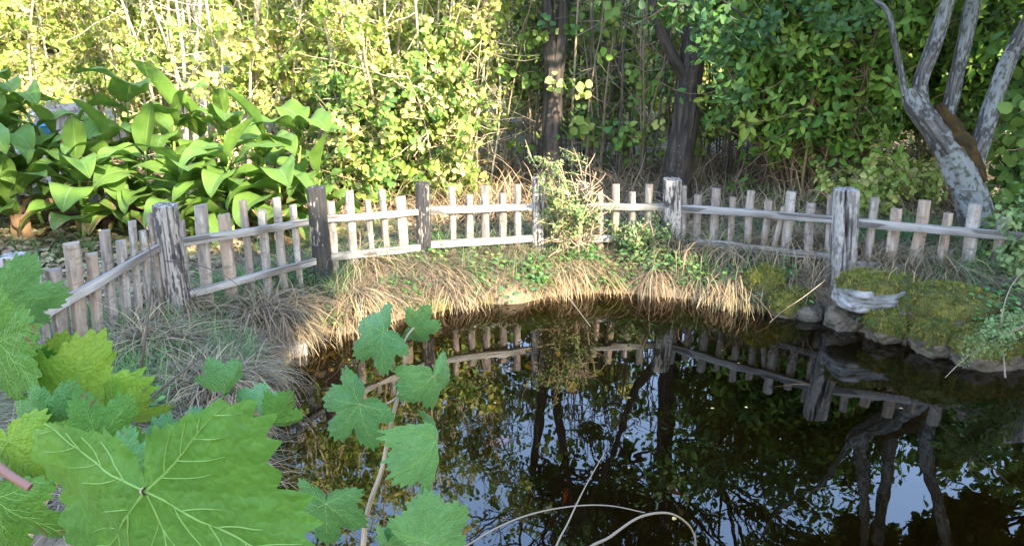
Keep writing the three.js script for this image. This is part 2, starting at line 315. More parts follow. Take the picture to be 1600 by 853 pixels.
// ---------------------------------------------------------------- picket fence
{
  const r = rng(5);
  const fence = thing('picket_fence', 'low rustic fence of rough wooden pickets, rails and posts round the pond', 'fence');
  const posts = [[18, 400, 36, 45, 560], [257, 321, 35, 281, 497], [493, 294, 28, 506, 437], [660, 287, 23, 663, 402], [842, 278, 22, 842, 392], [1051, 281, 29, 1050, 385], [1323, 297, 37, 1318, 408], [1660, 330, 38, 1645, 432]];
  const look = [['postGrey'], ['postPale', 'grey weathered post with peeling dark streaks'], ['postBlack', 'charred black post'], ['postBlack', 'charred black post with grey flaking foot'], ['postPale'], ['postStripe', 'pale post with black vertical cracks'], ['postGrey', 'wide grey post split down the middle'], ['postGrey']];
  const foot = posts.map(([, , , x, y], k) => onLevel(x, y, [0.30, 0.28, 0.25, 0.235, 0.225, 0.25, 0.335, 0.36][k]));
  const heightOver = (p, tx, ty) => { const d = ray(tx, ty), t = (p.z - EYE.z) / d.z; return EYE.clone().addScaledVector(d, t); };
  posts.forEach(([tx, ty, w, bx, by], k) => {
    const b = foot[k].clone(), top = heightOver(b, tx, ty), depth = camF.dot(b.clone().sub(EYE)), half = w / 2 / FOCAL * depth;
    b.y = 0.05;
    const ax = top.clone().sub(foot[k]); b.x -= ax.x / ax.y * (foot[k].y - 0.05);
    const m = new MB(), N = 28, R = 26, seed = k * 17.3;
    const sect = (a, v) => {
      const ca = Math.cos(a), sa = Math.sin(a), e = 0.45;
      let q = 1 / Math.pow(Math.pow(Math.abs(ca), 2 / e) + Math.pow(Math.abs(sa), 2 / e), e / 2);
      q = lerp(1, q, 0.8) * (1 + 0.06 * (noise(ca * 5 + seed, sa * 5, v * 2.5) - 0.5) + 0.05 * (noise(ca * 13 + seed, sa * 13, v * 3) - 0.5));
      if (k === 6) { const f = Math.abs(((a - 1.75 + 0.25 * Math.sin(v * 5) + Math.PI * 3) % (Math.PI * 2)) - Math.PI); q *= 1 - 0.62 * sstep(0.17, 0.0, f); }
      if (k === 5) { const f = Math.abs(((a - 1.2 + Math.PI * 3) % (Math.PI * 2)) - Math.PI); q *= 1 - 0.25 * sstep(0.12, 0.0, f); }
      return q * half * 0.95 * (1.04 - 0.06 * v);
    };
    const ring = (v, k2 = 1) => (u) => { const a = u * Math.PI * 2, q = sect(a, v) * k2, p = b.clone().lerp(top, v); return V(p.x + Math.cos(a) * q, p.y + 0.008 * noise(Math.cos(a) * 4 + seed, Math.sin(a) * 4) * sstep(0.95, 1, v), p.z + Math.sin(a) * q); };
    m.grid(N * 2, R, (u, v) => ring(v)(1 - u));
    m.grid(N * 2, 3, (u, v) => { const p = ring(1, 1 - v * 0.98)(1 - u); p.y += 0.006 * sstep(0, 0.2, v); return p; });
    const g = m.geo(), uv = g.attributes.uv, H = top.y - b.y;
    for (let i = 0; i < uv.count; i++) uv.setXY(i, uv.getX(i) * 1.0 + k * 0.37, uv.getY(i) * H * 1.3 + k * 0.21);
    const o = mesh('post', g, M[look[k][0]], fence);
    if (look[k][1]) o.userData.label = look[k][1];
  });
  // each run is an upright plane between two posts; [top x, top y, width, bottom x, bottom y]
  const runs = [
    [[48, 403, 27, 64, 500], [83, 421, 26, 103, 561], [112, 380, 26, 131, 561], [143, 396, 20, 158, 550], [164, 360, 18, 179, 520], [189, 376, 17, 200, 505], [206, 345, 13, 218, 494], [222, 360, 12, 233, 467], [234, 333, 12, 247, 430]],
    [[281, 345, 13, 296, 501], [313, 320, 19, 326, 482], [349, 335, 19, 363, 467], [380, 313, 11, 394, 460], [409, 328, 13, 419, 441], [432, 309, 12, 443, 430], [458, 320, 10, 469, 441]],
    [[516, 315, 14, 524, 425], [546, 298, 13, 554, 411], [575, 312, 9, 582, 404], [597, 296, 10, 606, 408], [626, 307, 16, 632, 404]],
    [[706, 291, 10, 708, 401], [733, 304, 12, 734, 385], [758, 290, 12, 759, 390], [785, 302, 11, 786, 380], [809, 288, 11, 809, 385]],
    [[862, 300, 10, 861, 370], [888, 300, 9, 886, 375], [913, 288, 10, 912, 380], [938, 300, 10, 938, 372], [963, 288, 11, 961, 372], [989, 300, 10, 987, 370], [1015, 288, 11, 1012, 370]],
    [[1068, 290, 10, 1067, 360], [1091, 304, 11, 1088, 372], [1119, 294, 13, 1114, 395], [1146, 308, 9, 1140, 390], [1174, 298, 11, 1167, 385], [1201, 313, 11, 1194, 385], [1225, 323, 8, 1211, 382], [1237, 299, 14, 1228, 390], [1268, 317, 13, 1264, 380], [1300, 304, 12, 1296, 380]],
    [[1368, 309, 12, 1358, 391], [1402, 326, 16, 1393, 400], [1447, 313, 17, 1432, 400], [1484, 333, 13, 1471, 415], [1526, 319, 18, 1511, 421], [1571, 339, 17, 1562, 392]],
  ];
  const rails = [
    [[40, 507, 246, 387, 18, 11], [110, 600, 240, 488, 17, 11]], [[276, 380, 480, 347, 13, 10], [284, 463, 492, 408, 11, 10]], [[508, 342, 652, 332, 11, 9], [515, 402, 656, 387, 11, 10]],
    [[672, 329, 834, 323, 11, 10], [673, 382, 834, 373, 11, 10]], [[852, 323, 1038, 323, 9, 10], [854, 372.5, 1038, 372.5, 10, 10]], [[1066, 325, 1306, 343, 11, 11], [1080, 377, 1302, 402, 11, 11]], [[1339, 348, 1650, 375, 13, 13], [1340, 413, 1640, 440, 12, 12]],
  ];
  runs.forEach((list, s) => {
    const A = foot[s], B = foot[s + 1], along = B.clone().sub(A).setY(0).normalize(), n = V(-along.z, 0, along.x);
    if (n.dot(EYE.clone().sub(A)) < 0) n.negate();
    const hit = (px, py, off) => { const d = ray(px, py), o = A.clone().addScaledVector(n, off); return EYE.clone().addScaledVector(d, o.sub(EYE).dot(n) / d.dot(n)); };
    const size = (p, px) => px / FOCAL * camF.dot(p.clone().sub(EYE));
    for (const [tx, ty, w, bx, by] of list) {
      const off = -0.022 - r() * 0.01, top = hit(tx, ty, off), bot = hit(bx, by, off), ax = bot.clone().sub(top);
      const end = top.clone().addScaledVector(ax, (top.y - 0.10) / -ax.y), W = size(top, w) * 0.5 * (s === 0 ? 0.84 : 1.06), T = s === 0 ? W * 0.95 : Math.min(0.02, W * 0.85), seed = r() * 50, m = new MB();
      // a split half-round: flat sawn sides, rounded bark face
      const prof = s === 0 ? [[-1, -0.95], [-0.98, -0.1], [-0.85, 0.75], [-0.6, 1.0], [-0.1, 0.98], [0.6, 0.7], [0.97, 0.05], [1, -0.7], [0, -0.95]] : [[-1, -0.7], [-0.97, 0.1], [-0.6, 0.75], [-0.12, 1.0], [0.1, 1.0], [0.62, 0.7], [0.97, 0.05], [1, -0.7], [0, -0.85]];
      const P = prof.length, R = 18;
      const ringAt = (v) => { const c = end.clone().lerp(top, v); return prof.map(([x, y], k) => { const j = 1 + 0.16 * (noise(k * 3.1 + seed, v * 6) - 0.5), lump = 0.004 * (noise(seed + 9, v * 14) - 0.4); return c.clone().addScaledVector(along, x * W * j + 0.006 * (noise(seed + 30, v * 3) - 0.5)).addScaledVector(n, y * T * j + lump); }); };
      m.grid(P, R, (u, v) => ringAt(v)[Math.round((1 - u) * P) % P], null);
      const tr = ringAt(1), c = tr.reduce((q, p) => q.add(p), V(0, 0, 0)).divideScalar(P); c.y += 0.002;
      for (let k = 0; k < P; k++) m.tri(tr[k], tr[(k + 1) % P].clone(), c);
      const g = m.geo(), uv = g.attributes.uv; for (let i = 0; i < uv.count; i++) uv.setXY(i, uv.getX(i) * 0.5 + seed, uv.getY(i) * 1.4 + seed * 0.7);
      mesh('picket', toCreasedNormals(g, 0.5), pick(r, M.picket), fence);
    }
    for (const [x0, y0, x1, y1, w0, w1] of rails[s]) {
      const a = hit(x0, y0, 0.012), b = hit(x1, y1, 0.012), seed = r() * 40, m = new MB(), h0 = w0 / FOCAL * camF.dot(a.clone().sub(EYE)) / 2, h1 = w1 / FOCAL * camF.dot(b.clone().sub(EYE)) / 2;
      const prof = [[-1, -1], [-1, 0.85], [-0.85, 1], [0.85, 1], [1, 0.85], [1, -1]], P = 6, R = 30;
      const ringAt = (v) => { const c = a.clone().lerp(b, v), h = lerp(h0, h1, v) * 1.02; return prof.map(([y, x], k) => V(c.x, c.y + y * h * (1 + 0.16 * (noise(seed + k * 5, v * 9) - 0.5)) + 0.006 * (noise(seed, v * 4) - 0.5), c.z).addScaledVector(n, x * 0.013 + 0.004 * (noise(seed + k, v * 12) - 0.5))); };
      m.grid(P, R, (u, v) => ringAt(v)[Math.round(u * P) % P]);
      for (const e of [0, 1]) { const q = ringAt(e); m.tri(q[0], q[1], q[2], q[3]); m.tri(q[0], q[3], q[4], q[5]); }
      const g = m.geo(), uv = g.attributes.uv, L = a.distanceTo(b); for (let i = 0; i < uv.count; i++) { const u = uv.getX(i); uv.setXY(i, u * 0.35 + seed, uv.getY(i) * L * 0.9 + seed); }
      mesh('rail', toCreasedNormals(g, 0.7), M.rail, fence);
    }
  });
}
// ---------------------------------------------------------------- grasses, moss, stones of the bank
function bladeTuft(seed, n, o) {   // a tuft rooted at the origin, leaning towards +z
  const r = rng(seed), m = new MB();
  for (let k = 0; k < n; k++) {
    const az = (r() - 0.5) * o.spread, L = o.len * (0.55 + 0.7 * r()), root = V((r() - 0.5) * o.base, (r() - 0.5) * 0.01, (r() - 0.5) * o.base), w = o.width * (0.7 + 0.6 * r());
    let el = lerp(o.rise[0], o.rise[1], r()), p = root.clone(), S = 5, tw = (r() - 0.5) * 1.2;
    const drop = lerp(o.drop[0], o.drop[1], r()), pts = [p.clone()];
    let a = az;
    for (let s = 0; s < S; s++) { p = p.clone().add(V(Math.sin(a) * Math.cos(el), Math.sin(el), Math.cos(a) * Math.cos(el)).multiplyScalar(L / S)); pts.push(p); el = Math.max(-1.5, el - drop / S * (0.6 + 0.8 * r())); a += (r() - 0.5) * 0.5; }
    const b0 = m.p.length / 3, side = V(Math.cos(az + tw), 0.2 * (r() - 0.5), -Math.sin(az + tw));
    pts.forEach((q, s) => { const ww = w * (1 - s / S * 0.8) / 2; m.vert(q.clone().addScaledVector(side, ww), 0, s / S); m.vert(q.clone().addScaledVector(side, -ww), 1, s / S); });
    for (let s = 0; s < S; s++) { const i = b0 + s * 2; m.i.push(i, i + 1, i + 2, i + 1, i + 3, i + 2); }
  }
  return m.geo();
}
const yawQ = (d, roll = 0) => eulerQ(roll, Math.atan2(d.x, d.z), 0);
const STRAW = [[0.32, 0.235, 0.13], [0.235, 0.17, 0.10], [0.155, 0.118, 0.072], [0.32, 0.225, 0.11], [0.09, 0.068, 0.042]];
const visible = (p) => { const q = p.clone().applyMatrix4(camera.matrixWorldInverse); return q.z < -0.3 && Math.abs(q.x / q.z) < 0.74 && Math.abs(q.y / q.z) < 0.42; };
{
  const r = rng(77);
  const hang = [0, 1, 2].map((k) => bladeTuft(100 + k, 16, { spread: 2.6, len: 0.26, base: 0.06, width: 0.0045, rise: [-0.7, 0.6], drop: [1.4, 3.2] }));
  const mat = [0, 1, 2].map((k) => bladeTuft(200 + k, 14, { spread: 5.5, len: 0.20, base: 0.09, width: 0.004, rise: [0.05, 0.55], drop: [0.3, 1.4] }));
  const lists = [[], [], []], mats = [[], [], []];
  const straw = (p) => { const g = fbm(p.x * 3, p.z * 3, 70, 3); return vary(r, g > 0.52 ? pick(r, [STRAW[0], STRAW[3], STRAW[1]]) : pick(r, [STRAW[1], STRAW[2], STRAW[4], STRAW[0]]), 0.25); };
  // hanging grass along the water
  for (let k = 0; k < outline.length; k++) {
    const a = outline[k], b = outline[(k + 1) % outline.length], L = a.distanceTo(b);
    for (let s = 0; s < L * 250; s++) {
      const p = a.clone().lerp(b, r()), d = outward(p.x, p.z), back = 0.04 + 0.34 * Math.pow(r(), 1.1);
      p.addScaledVector(d, -back);
      if (p.x > 4 || p.z > -1.9 || !visible(p)) continue;
      const bank = p.x > 2.0 ? 0.26 : p.x > 1.6 ? 0.6 : 1, bare = fbm(p.x * 3.1, p.z * 3.1, 12, 2), clump = sstep(0.35, 0.62, fbm(p.x * 5, p.z * 5, 90, 2));
      if (r() > bank * (bare > 0.54 ? 0.22 : 1) * (0.06 + 0.94 * clump)) continue;
      p.y = groundY(p.x, p.z) + 0.005;
      const near = p.z > -4.3 && p.x < 0;
      const dd = d.clone().applyAxisAngle(V(0, 1, 0), (r() - 0.5) * 1.1);
      const col = straw(p);
      pick(r, lists).push({ p, q: yawQ(dd), s: (0.5 + 0.75 * r()) * (0.75 + 0.5 * clump) * (near ? 1.1 : 1), c: bare > 0.5 && r() < 0.6 ? vary(r, [0.33, 0.22, 0.10], 0.2) : col });
    }
  }
  const hd = thing('hanging_dry_grass', 'dry straw coloured grass hanging over the bank edge down to the pond', 'dry grass'); hd.userData.kind = 'stuff';
  lists.forEach((l, k) => instanced('grass_blades', hang[k], M.dry, l, hd));
  // matted grass on the bank
  for (let k = 0; k < 60000 && mats.reduce((s, l) => s + l.length, 0) < 4200; k++) {
    const p = V(lerp(-3.2, 4.2, r()), 0, lerp(-6.0, -2.2, r())), sd = shoreDistance(p.x, p.z);
    if (sd < 0.06 || sd > 1.6 || !visible(p)) continue;
    const dens = sd < 0.75 ? (p.x < -0.4 ? 1 : p.x > 1.5 ? 0.75 : 0.7) : 0.14;
    if (r() > dens * (0.45 + 0.9 * fbm(p.x * 2.5, p.z * 2.5, 21, 2)) || (p.x > 2.15 && p.x < 3.2 && sd < 0.28 && r() < 0.85)) continue;
    p.y = groundY(p.x, p.z, sd) + 0.004;
    pick(r, mats).push({ p, q: eulerQ(0, r() * 6.28, 0), s: 0.7 + 0.7 * r(), c: vary(r, pick(r, [STRAW[0], STRAW[1], STRAW[2], STRAW[2], STRAW[4]]), 0.25) });
  }
  const md = thing('matted_dry_grass', 'tangled grey and straw grass lying flat on the bank below the fence', 'dry grass'); md.userData.kind = 'stuff';
  mats.forEach((l, k) => instanced('grass_blades', mat[k], M.dry, l, md));
  // thatch piled against posts
  const pile = [];
  for (const [px, py, n, w] of [[262, 500, 40, 60], [1265, 402, 40, 70], [1330, 422, 20, 60], [1440, 432, 30, 150], [420, 500, 30, 80], [1080, 400, 26, 60], [560, 425, 16, 60], [1180, 405, 30, 90], [250, 560, 50, 90], [330, 620, 50, 100], [1090, 330, 10, 30]]) for (let k = 0; k < n; k++) {
    const p = onGround(px + (r() - 0.5) * w, py + (r() - 0.5) * 14); p.y += 0.12 * r() * r();
    pile.push({ p, q: eulerQ((r() - 0.5) * 0.8, r() * 6.28, 0), s: 0.9 + 0.9 * r(), c: vary(r, pick(r, [STRAW[0], STRAW[1], STRAW[2], STRAW[2]]), 0.2) });
  }
  const pd = thing('grass_thatch', 'heaps of dead grass piled against the fence posts and rails', 'dry grass'); pd.userData.kind = 'stuff';
  instanced('grass_blades', bladeTuft(300, 22, { spread: 6.28, len: 0.26, base: 0.10, width: 0.0042, rise: [0.1, 1.2], drop: [0.8, 3.4] }), M.dry, pile, pd);
  // green grass
  const gt = [0, 1].map((k) => bladeTuft(400 + k, 18, { spread: 6.28, len: 0.15, base: 0.05, width: 0.0042, rise: [0.6, 1.4], drop: [0.4, 1.8] })), gl = [[], []];
  const green = () => vary(r, pick(r, [[0.10, 0.21, 0.06], [0.14, 0.26, 0.07], [0.20, 0.28, 0.10], [0.075, 0.17, 0.07]]), 0.25);
  for (const [px, py, n, w, h] of [[290, 560, 150, 160, 90], [210, 620, 120, 110, 90], [340, 470, 60, 140, 40], [430, 450, 60, 120, 36], [540, 425, 50, 70, 26], [600, 405, 40, 80, 20], [720, 390, 40, 120, 14], [1010, 385, 60, 90, 30], [1090, 392, 50, 110, 26], [1180, 395, 30, 120, 26], [860, 400, 20, 120, 30], [1560, 420, 60, 90, 30], [1420, 372, 70, 200, 26], [1250, 415, 20, 160, 30], [160, 520, 60, 120, 60], [700, 430, 25, 160, 40], [900, 425, 35, 120, 40], [1120, 430, 40, 120, 50], [1480, 450, 40, 160, 40], [380, 590, 40, 100, 60], [520, 455, 20, 60, 30]]) for (let k = 0; k < n; k++) {
    const p = onGround(px + (r() + r() - 1) * w * 0.7, py + (r() - 0.5) * h);
    if (shoreDistance(p.x, p.z) < 0.04) continue;
    pick(r, gl).push({ p, q: eulerQ(0, r() * 6.28, 0), s: 0.6 + 0.8 * r(), c: green() });
  }
  for (let k = 0; k < 1500; k++) { const p = V(lerp(-4, 5, r()), 0, lerp(-7.2, -5.0, r())); p.y = groundY(p.x, p.z); if (fbm(p.x * 1.5, p.z * 1.5, 40, 2) > 0.46) pick(r, gl).push({ p, q: eulerQ(0, r() * 6.28, 0), s: 0.4 + 0.6 * r(), c: green() }); }
  const gg = thing('green_grass', 'fresh green grass growing through the dry bank and behind the fence', 'grass'); gg.userData.kind = 'stuff';
  gl.forEach((l, k) => instanced('grass_blades', gt[k], M.grass, l, gg));
  // dry undergrowth at the foot of the thicket
  const ug = []; for (let k = 0; k < 900; k++) { const p = V(lerp(-2.6, 4.2, r()), 0, lerp(-8.4, -6.1, r())); p.y = groundY(p.x, p.z); ug.push({ p, q: eulerQ((r() - 0.5) * 0.6, r() * 6.28, 0), s: 1.2 + 2.2 * r() * r(), c: vary(r, pick(r, [[0.34, 0.23, 0.12], [0.24, 0.16, 0.09], [0.42, 0.31, 0.17], [0.18, 0.13, 0.08]]), 0.25) }); }
  const ut = thing('dry_undergrowth', 'brown dry stalks and bent grass at the foot of the thicket behind the fence', 'undergrowth'); ut.userData.kind = 'stuff';
  instanced('dry_stalks', bladeTuft(310, 12, { spread: 6.28, len: 0.24, base: 0.12, width: 0.005, rise: [0.4, 1.4], drop: [0.4, 2.6] }), M.dry, ug, ut);
  // fallen leaves
  const lm = new MB(); lm.grid(2, 2, (u, v) => V((u - 0.5) * (0.4 + 0.6 * Math.sin(v * Math.PI)), 0.22 * Math.abs(u - 0.5) + 0.12 * Math.sin(v * 3), v - 0.5));
  const ll = [];
  for (let k = 0; k < 9000; k++) { const p = V(lerp(-5.5, 6, r()), 0, lerp(-9.5, -4.2, r())), sd = shoreDistance(p.x, p.z); if (sd < 0.5) continue; p.y = groundY(p.x, p.z, sd) + 0.006; ll.push({ p, q: eulerQ((r() - 0.5) * 1.2, r() * 6.28, (r() - 0.5) * 1.2), s: 0.025 + 0.04 * r(), c: vary(r, pick(r, [[0.26, 0.17, 0.09], [0.18, 0.11, 0.06], [0.34, 0.26, 0.15], [0.12, 0.085, 0.055], [0.22, 0.20, 0.08]]), 0.3) }); }
  for (let k = 0; k < 4500; k++) { const p = V(lerp(-4.6, -1.9, r()), 0, lerp(-6.4, -3.9, r())), sd = shoreDistance(p.x, p.z); if (sd < 0.9) continue; p.y = groundY(p.x, p.z, sd) + 0.008; ll.push({ p, q: eulerQ((r() - 0.5) * 0.9, r() * 6.28, (r() - 0.5) * 0.9), s: 0.03 + 0.04 * r(), c: vary(r, pick(r, [[0.26, 0.19, 0.11], [0.17, 0.12, 0.07], [0.33, 0.27, 0.17], [0.22, 0.20, 0.09]]), 0.3) }); }
  const lt = thing('leaf_litter', 'brown fallen leaves and mulch on the ground behind the fence', 'leaf litter'); lt.userData.kind = 'stuff';
  instanced('fallen_leaves', lm.geo(), M.dry, ll, lt);

  // stones
  function rock(name, label, category, px, py, lift, size, seed, mat, mossy, turn = 0, group) {
    const p = onGround(px, py); p.y += lift;
    const t = thing(name, label, category, p, turn, group), g = new THREE.IcosahedronGeometry(1, 24), q = g.attributes.position, v = V(0, 0, 0);
    const shape = (d) => {
      const pale = mat === M.rockPale, e = pale ? 0.3 : 0.55, k = 1 / Math.pow(Math.pow(Math.abs(d.x), 2 / e) + Math.pow(Math.abs(d.y), 2 / e) + Math.pow(Math.abs(d.z), 2 / e), e / 2);
      const n = fbm(d.x * 1.6 + seed, d.y * 1.6, d.z * 1.6, 3) - 0.5, ledge = mat === M.rockPale ? 0.035 * Math.abs(((d.y * 3.2 + 0.9 * noise(d.x * 2.5 + seed, d.z * 3)) % 1 + 1) % 1 - 0.5) : 0;
      const s = lerp(1, k, pale ? 0.85 : 0.6) * (1 + (pale ? 0.22 : 0.5) * n - ledge + (pale ? 0.05 : 0.10) * (noise(d.x * 7 + seed, d.y * 7, d.z * 7) - 0.5));
      return V(d.x * s * size[0], d.y * s * size[1], d.z * s * size[2]);
    };
    const uv = [];
    for (let i = 0; i < q.count; i++) { v.fromBufferAttribute(q, i).normalize(); const s = shape(v); q.setXYZ(i, s.x, s.y, s.z); uv.push(s.x * 2.2 + s.z + seed, s.y * 2.4 + s.z * 0.7); }
    g.setAttribute('uv', new THREE.Float32BufferAttribute(uv, 2));
    const merged = smooth(g);
    mesh('stone', merged, mat, t);
    if (mossy) {
      const mg = new THREE.SphereGeometry(1, 40, 18, 0, Math.PI * 2, 0, 1.75), mp = mg.attributes.position, sp = [];
      for (let i = 0; i < mp.count; i++) { v.fromBufferAttribute(mp, i); const d = v.clone().normalize(), s = shape(d), e = sstep(mat === M.rockPale ? 1.2 : 1.7, mat === M.rockPale ? 0.7 : 1.1, Math.acos(clamp(d.y, -1, 1)) + 0.9 * (fbm(d.x * 3 + seed, d.z * 3, d.y * 2, 3) - 0.5)); s.y += 0.035 * e - 0.012; const o = d.clone().multiplyScalar(0.02 * e - 0.006); s.add(o); s.y += 0.012 * (noise(d.x * 14, d.z * 14) - 0.5) * e; mp.setXYZ(i, s.x, s.y, s.z); if (e > 0.3) sp.push(s); }
      const ug = mg.attributes.uv; for (let i = 0; i < ug.count; i++) ug.setXY(i, mp.getX(i) * 3, mp.getZ(i) * 3);
      mg.computeVertexNormals();
      const cap = mesh('moss', mg, M.moss, t);
      const list = []; for (let i = 0; i < 800 && sp.length; i++) { const b = pick(r, sp).clone().add(V((r() - 0.5) * 0.03, -0.004, (r() - 0.5) * 0.03)); list.push({ p: b, q: eulerQ((r() - 0.5), r() * 6.28, (r() - 0.5)), s: 0.6 + 0.7 * r(), c: vary(r, pick(r, [[0.23, 0.22, 0.03], [0.15, 0.17, 0.03], [0.29, 0.235, 0.04], [0.10, 0.14, 0.03]]), 0.25) }); }
      if (list.length) instanced('moss_fronds', frond, M.grass, list, cap);
    }
    return t;
  }
  function smooth(g) { const key = new Map(), p = g.attributes.position, n = g.attributes.normal; g.deleteAttribute('normal'); g.computeVertexNormals(); const m = g.attributes.normal, k = (i) => [p.getX(i), p.getY(i), p.getZ(i)].map((x) => Math.round(x * 2e4)).join(); for (let i = 0; i < p.count; i++) { const a = key.get(k(i)) ?? V(0, 0, 0); a.add(V(m.getX(i), m.getY(i), m.getZ(i))); key.set(k(i), a); } for (let i = 0; i < p.count; i++) { const a = key.get(k(i)).clone().normalize(); m.setXYZ(i, a.x, a.y, a.z); } return g; }
  const frond = bladeTuft(500, 9, { spread: 6.28, len: 0.022, base: 0.012, width: 0.005, rise: [0.5, 1.4], drop: [0.2, 1.2] });
  rock('flat_rock', 'large pale grey flat rock with mossy top overhanging the right bank', 'rock', 1366, 487, 0.12, [0.255, 0.085, 0.15], 3, M.rockPale, true, 0.08);
  rock('boulder', 'rounded brown boulder under the left end of the pale flat rock', 'boulder', 1322, 508, 0.035, [0.14, 0.085, 0.11], 8, M.rockBrown, false, 0.3);
  rock('boulder', 'small dark brown boulder at the waterline left of the brown boulder', 'boulder', 1262, 490, 0.0, [0.12, 0.075, 0.10], 12, M.rockBrown, false, 1.2);
  rock('mossy_stone', 'mossy green stone at the waterline directly below the pale flat rock', 'stone', 1395, 520, 0.02, [0.16, 0.085, 0.10], 17, M.rockBrown, true, 0.2);
  rock('mossy_stone', 'widest mossy mound, to the right of the pale flat rock', 'stone', 1478, 492, 0.01, [0.26, 0.13, 0.17], 23, M.rockBrown, true, -0.3);
  rock('mossy_stone', 'ochre mossy stone with dry grass hanging over it by the waterline', 'stone', 1466, 532, 0.01, [0.15, 0.11, 0.12], 29, M.rockBrown, true, 0.6);
  rock('mossy_stone', 'bright yellow moss cushion below the fence left of the split post', 'stone', 1195, 452, 0.0, [0.13, 0.12, 0.12], 31, M.rockBrown, true, 0.9);
  rock('mossy_stone', 'dark mossy stone at the waterline near the right picture edge', 'stone', 1545, 552, 0.0, [0.19, 0.12, 0.13], 37, M.rockBrown, true, 0.1);
  rock('mossy_stone', 'low mossy lump on the bank below the yellow moss cushion', 'stone', 1232, 478, -0.01, [0.14, 0.09, 0.10], 47, M.rockBrown, true, 0.5);
  rock('grey_stone', 'pale stone peeping from under the hanging grass at the left bank', 'stone', 462, 548, 0.0, [0.06, 0.05, 0.05], 53, M.rockPale, false, 0.5);
  // bottle cap on the flat rock
  const cp = onGround(1402, 470); cp.y = 0; const capAt = at(1402, 439, 4.82);
  const cap = thing('bottle_cap', 'tiny blue plastic cap lying on the mossy pale rock', 'cap', capAt);
  mesh('cap_shell', new THREE.CylinderGeometry(0.014, 0.016, 0.016, 20), M.blue, cap);
  mesh('cap_rim', new THREE.TorusGeometry(0.0155, 0.002, 6, 20).rotateX(Math.PI / 2).translate(0, -0.008, 0), M.blue, cap);
  // low weeds on the bank
  const weed = new MB();
  for (let k = 0; k < 7; k++) { const a = k * 2.4, e = 0.3 + 0.1 * k, c = V(Math.cos(a) * 0.03, 0.015 + 0.008 * k, Math.sin(a) * 0.03), d = V(Math.cos(a), 0.2, Math.sin(a)), s = V(-Math.sin(a), 0.1, Math.cos(a)); const L = 0.024, b0 = weed.p.length / 3;
    [[0, 0], [0.35, 0.5], [0.75, 0.42], [1, 0], [0.75, -0.42], [0.35, -0.5]].forEach(([x, y]) => weed.vert(c.clone().addScaledVector(d, x * L).addScaledVector(s, y * L).add(V(0, -0.006 * x + 0.004 * Math.abs(y), 0)), y + 0.5, x));
    weed.i.push(b0, b0 + 1, b0 + 5, b0 + 1, b0 + 2, b0 + 4, b0 + 1, b0 + 4, b0 + 5, b0 + 2, b0 + 3, b0 + 4); }
  const wl = [];
  for (const [px, py, n, w, h, lift] of [[1420, 520, 40, 160, 30, 0.05], [1480, 510, 50, 100, 30, 0.06], [1545, 545, 60, 100, 40, 0.08], [1000, 400, 60, 80, 50, 0.1], [1050, 415, 40, 90, 40, 0.06], [840, 440, 50, 60, 40, 0.05], [620, 470, 30, 120, 50, 0.02], [760, 440, 30, 100, 50, 0.02], [960, 440, 40, 100, 40, 0.03], [1100, 440, 40, 80, 40, 0.03], [1200, 455, 40, 110, 60, 0.03], [520, 510, 20, 40, 30, 0.02], [240, 560, 50, 120, 70, 0.04], [900, 400, 40, 80, 40, 0.05], [440, 440, 30, 160, 30, 0.02], [1380, 505, 20, 40, 20, 0.04], [700, 400, 30, 160, 20, 0.02], [1560, 500, 60, 80, 60, 0.1], [210, 640, 30, 80, 60, 0.04]]) for (let k = 0; k < n; k++) { const p = onGround(px + (r() + r() - 1) * w * 0.6, py + (r() - 0.5) * h); p.y = Math.max(p.y, 0.03) + r() * lift; wl.push({ p, q: eulerQ((r() - 0.5) * 0.9, r() * 6.28, (r() - 0.5) * 0.9), s: 0.7 + 0.8 * r(), c: vary(r, pick(r, [[0.12, 0.25, 0.06], [0.09, 0.20, 0.07], [0.17, 0.30, 0.07]]), 0.25) }); }
  const wt = thing('bank_weeds', 'small leafy green weeds creeping over moss and stones of the bank', 'weeds'); wt.userData.kind = 'stuff';
  instanced('weed_leaves', weed.geo(), M.leaf, wl, wt);
  // leaf debris floating near the left edge and lying on the bed
  const fl = [];
  for (let k = 0; k < 70; k++) { const p = onLevel(lerp(440, 1500, r()), lerp(500, 840, r() * r()), 0.003); if (shoreDistance(p.x, p.z) > -0.05) continue; if (r() < 0.6 && p.x > -0.6) continue; fl.push({ p, q: eulerQ((r() - 0.5) * 0.1, r() * 6.28, (r() - 0.5) * 0.1), s: 0.008 + 0.016 * r() * r(), c: vary(r, pick(r, [[0.16, 0.12, 0.05], [0.10, 0.07, 0.03], [0.2, 0.18, 0.1]]), 0.2) }); }
  for (let k = 0; k < 1500; k++) { const p = V(lerp(-1.6, 0.6, r()), 0, lerp(-4.6, -1.2, r())), sd = shoreDistance(p.x, p.z); if (sd > -0.02 || sd < -0.7) continue; p.y = groundY(p.x, p.z, sd) + 0.008; fl.push({ p, q: eulerQ((r() - 0.5) * 0.8, r() * 6.28, (r() - 0.5) * 0.8), s: 0.025 + 0.035 * r(), c: vary(r, pick(r, [[0.4, 0.30, 0.10], [0.26, 0.17, 0.06], [0.45, 0.40, 0.12]]), 0.3) }); }
  const ft = thing('pond_litter', 'dead leaves floating on and sunk at the shallow left edge of the pond', 'leaf litter'); ft.userData.kind = 'stuff';
  instanced('fallen_leaves', lm.geo(), M.dry, fl, ft);
}
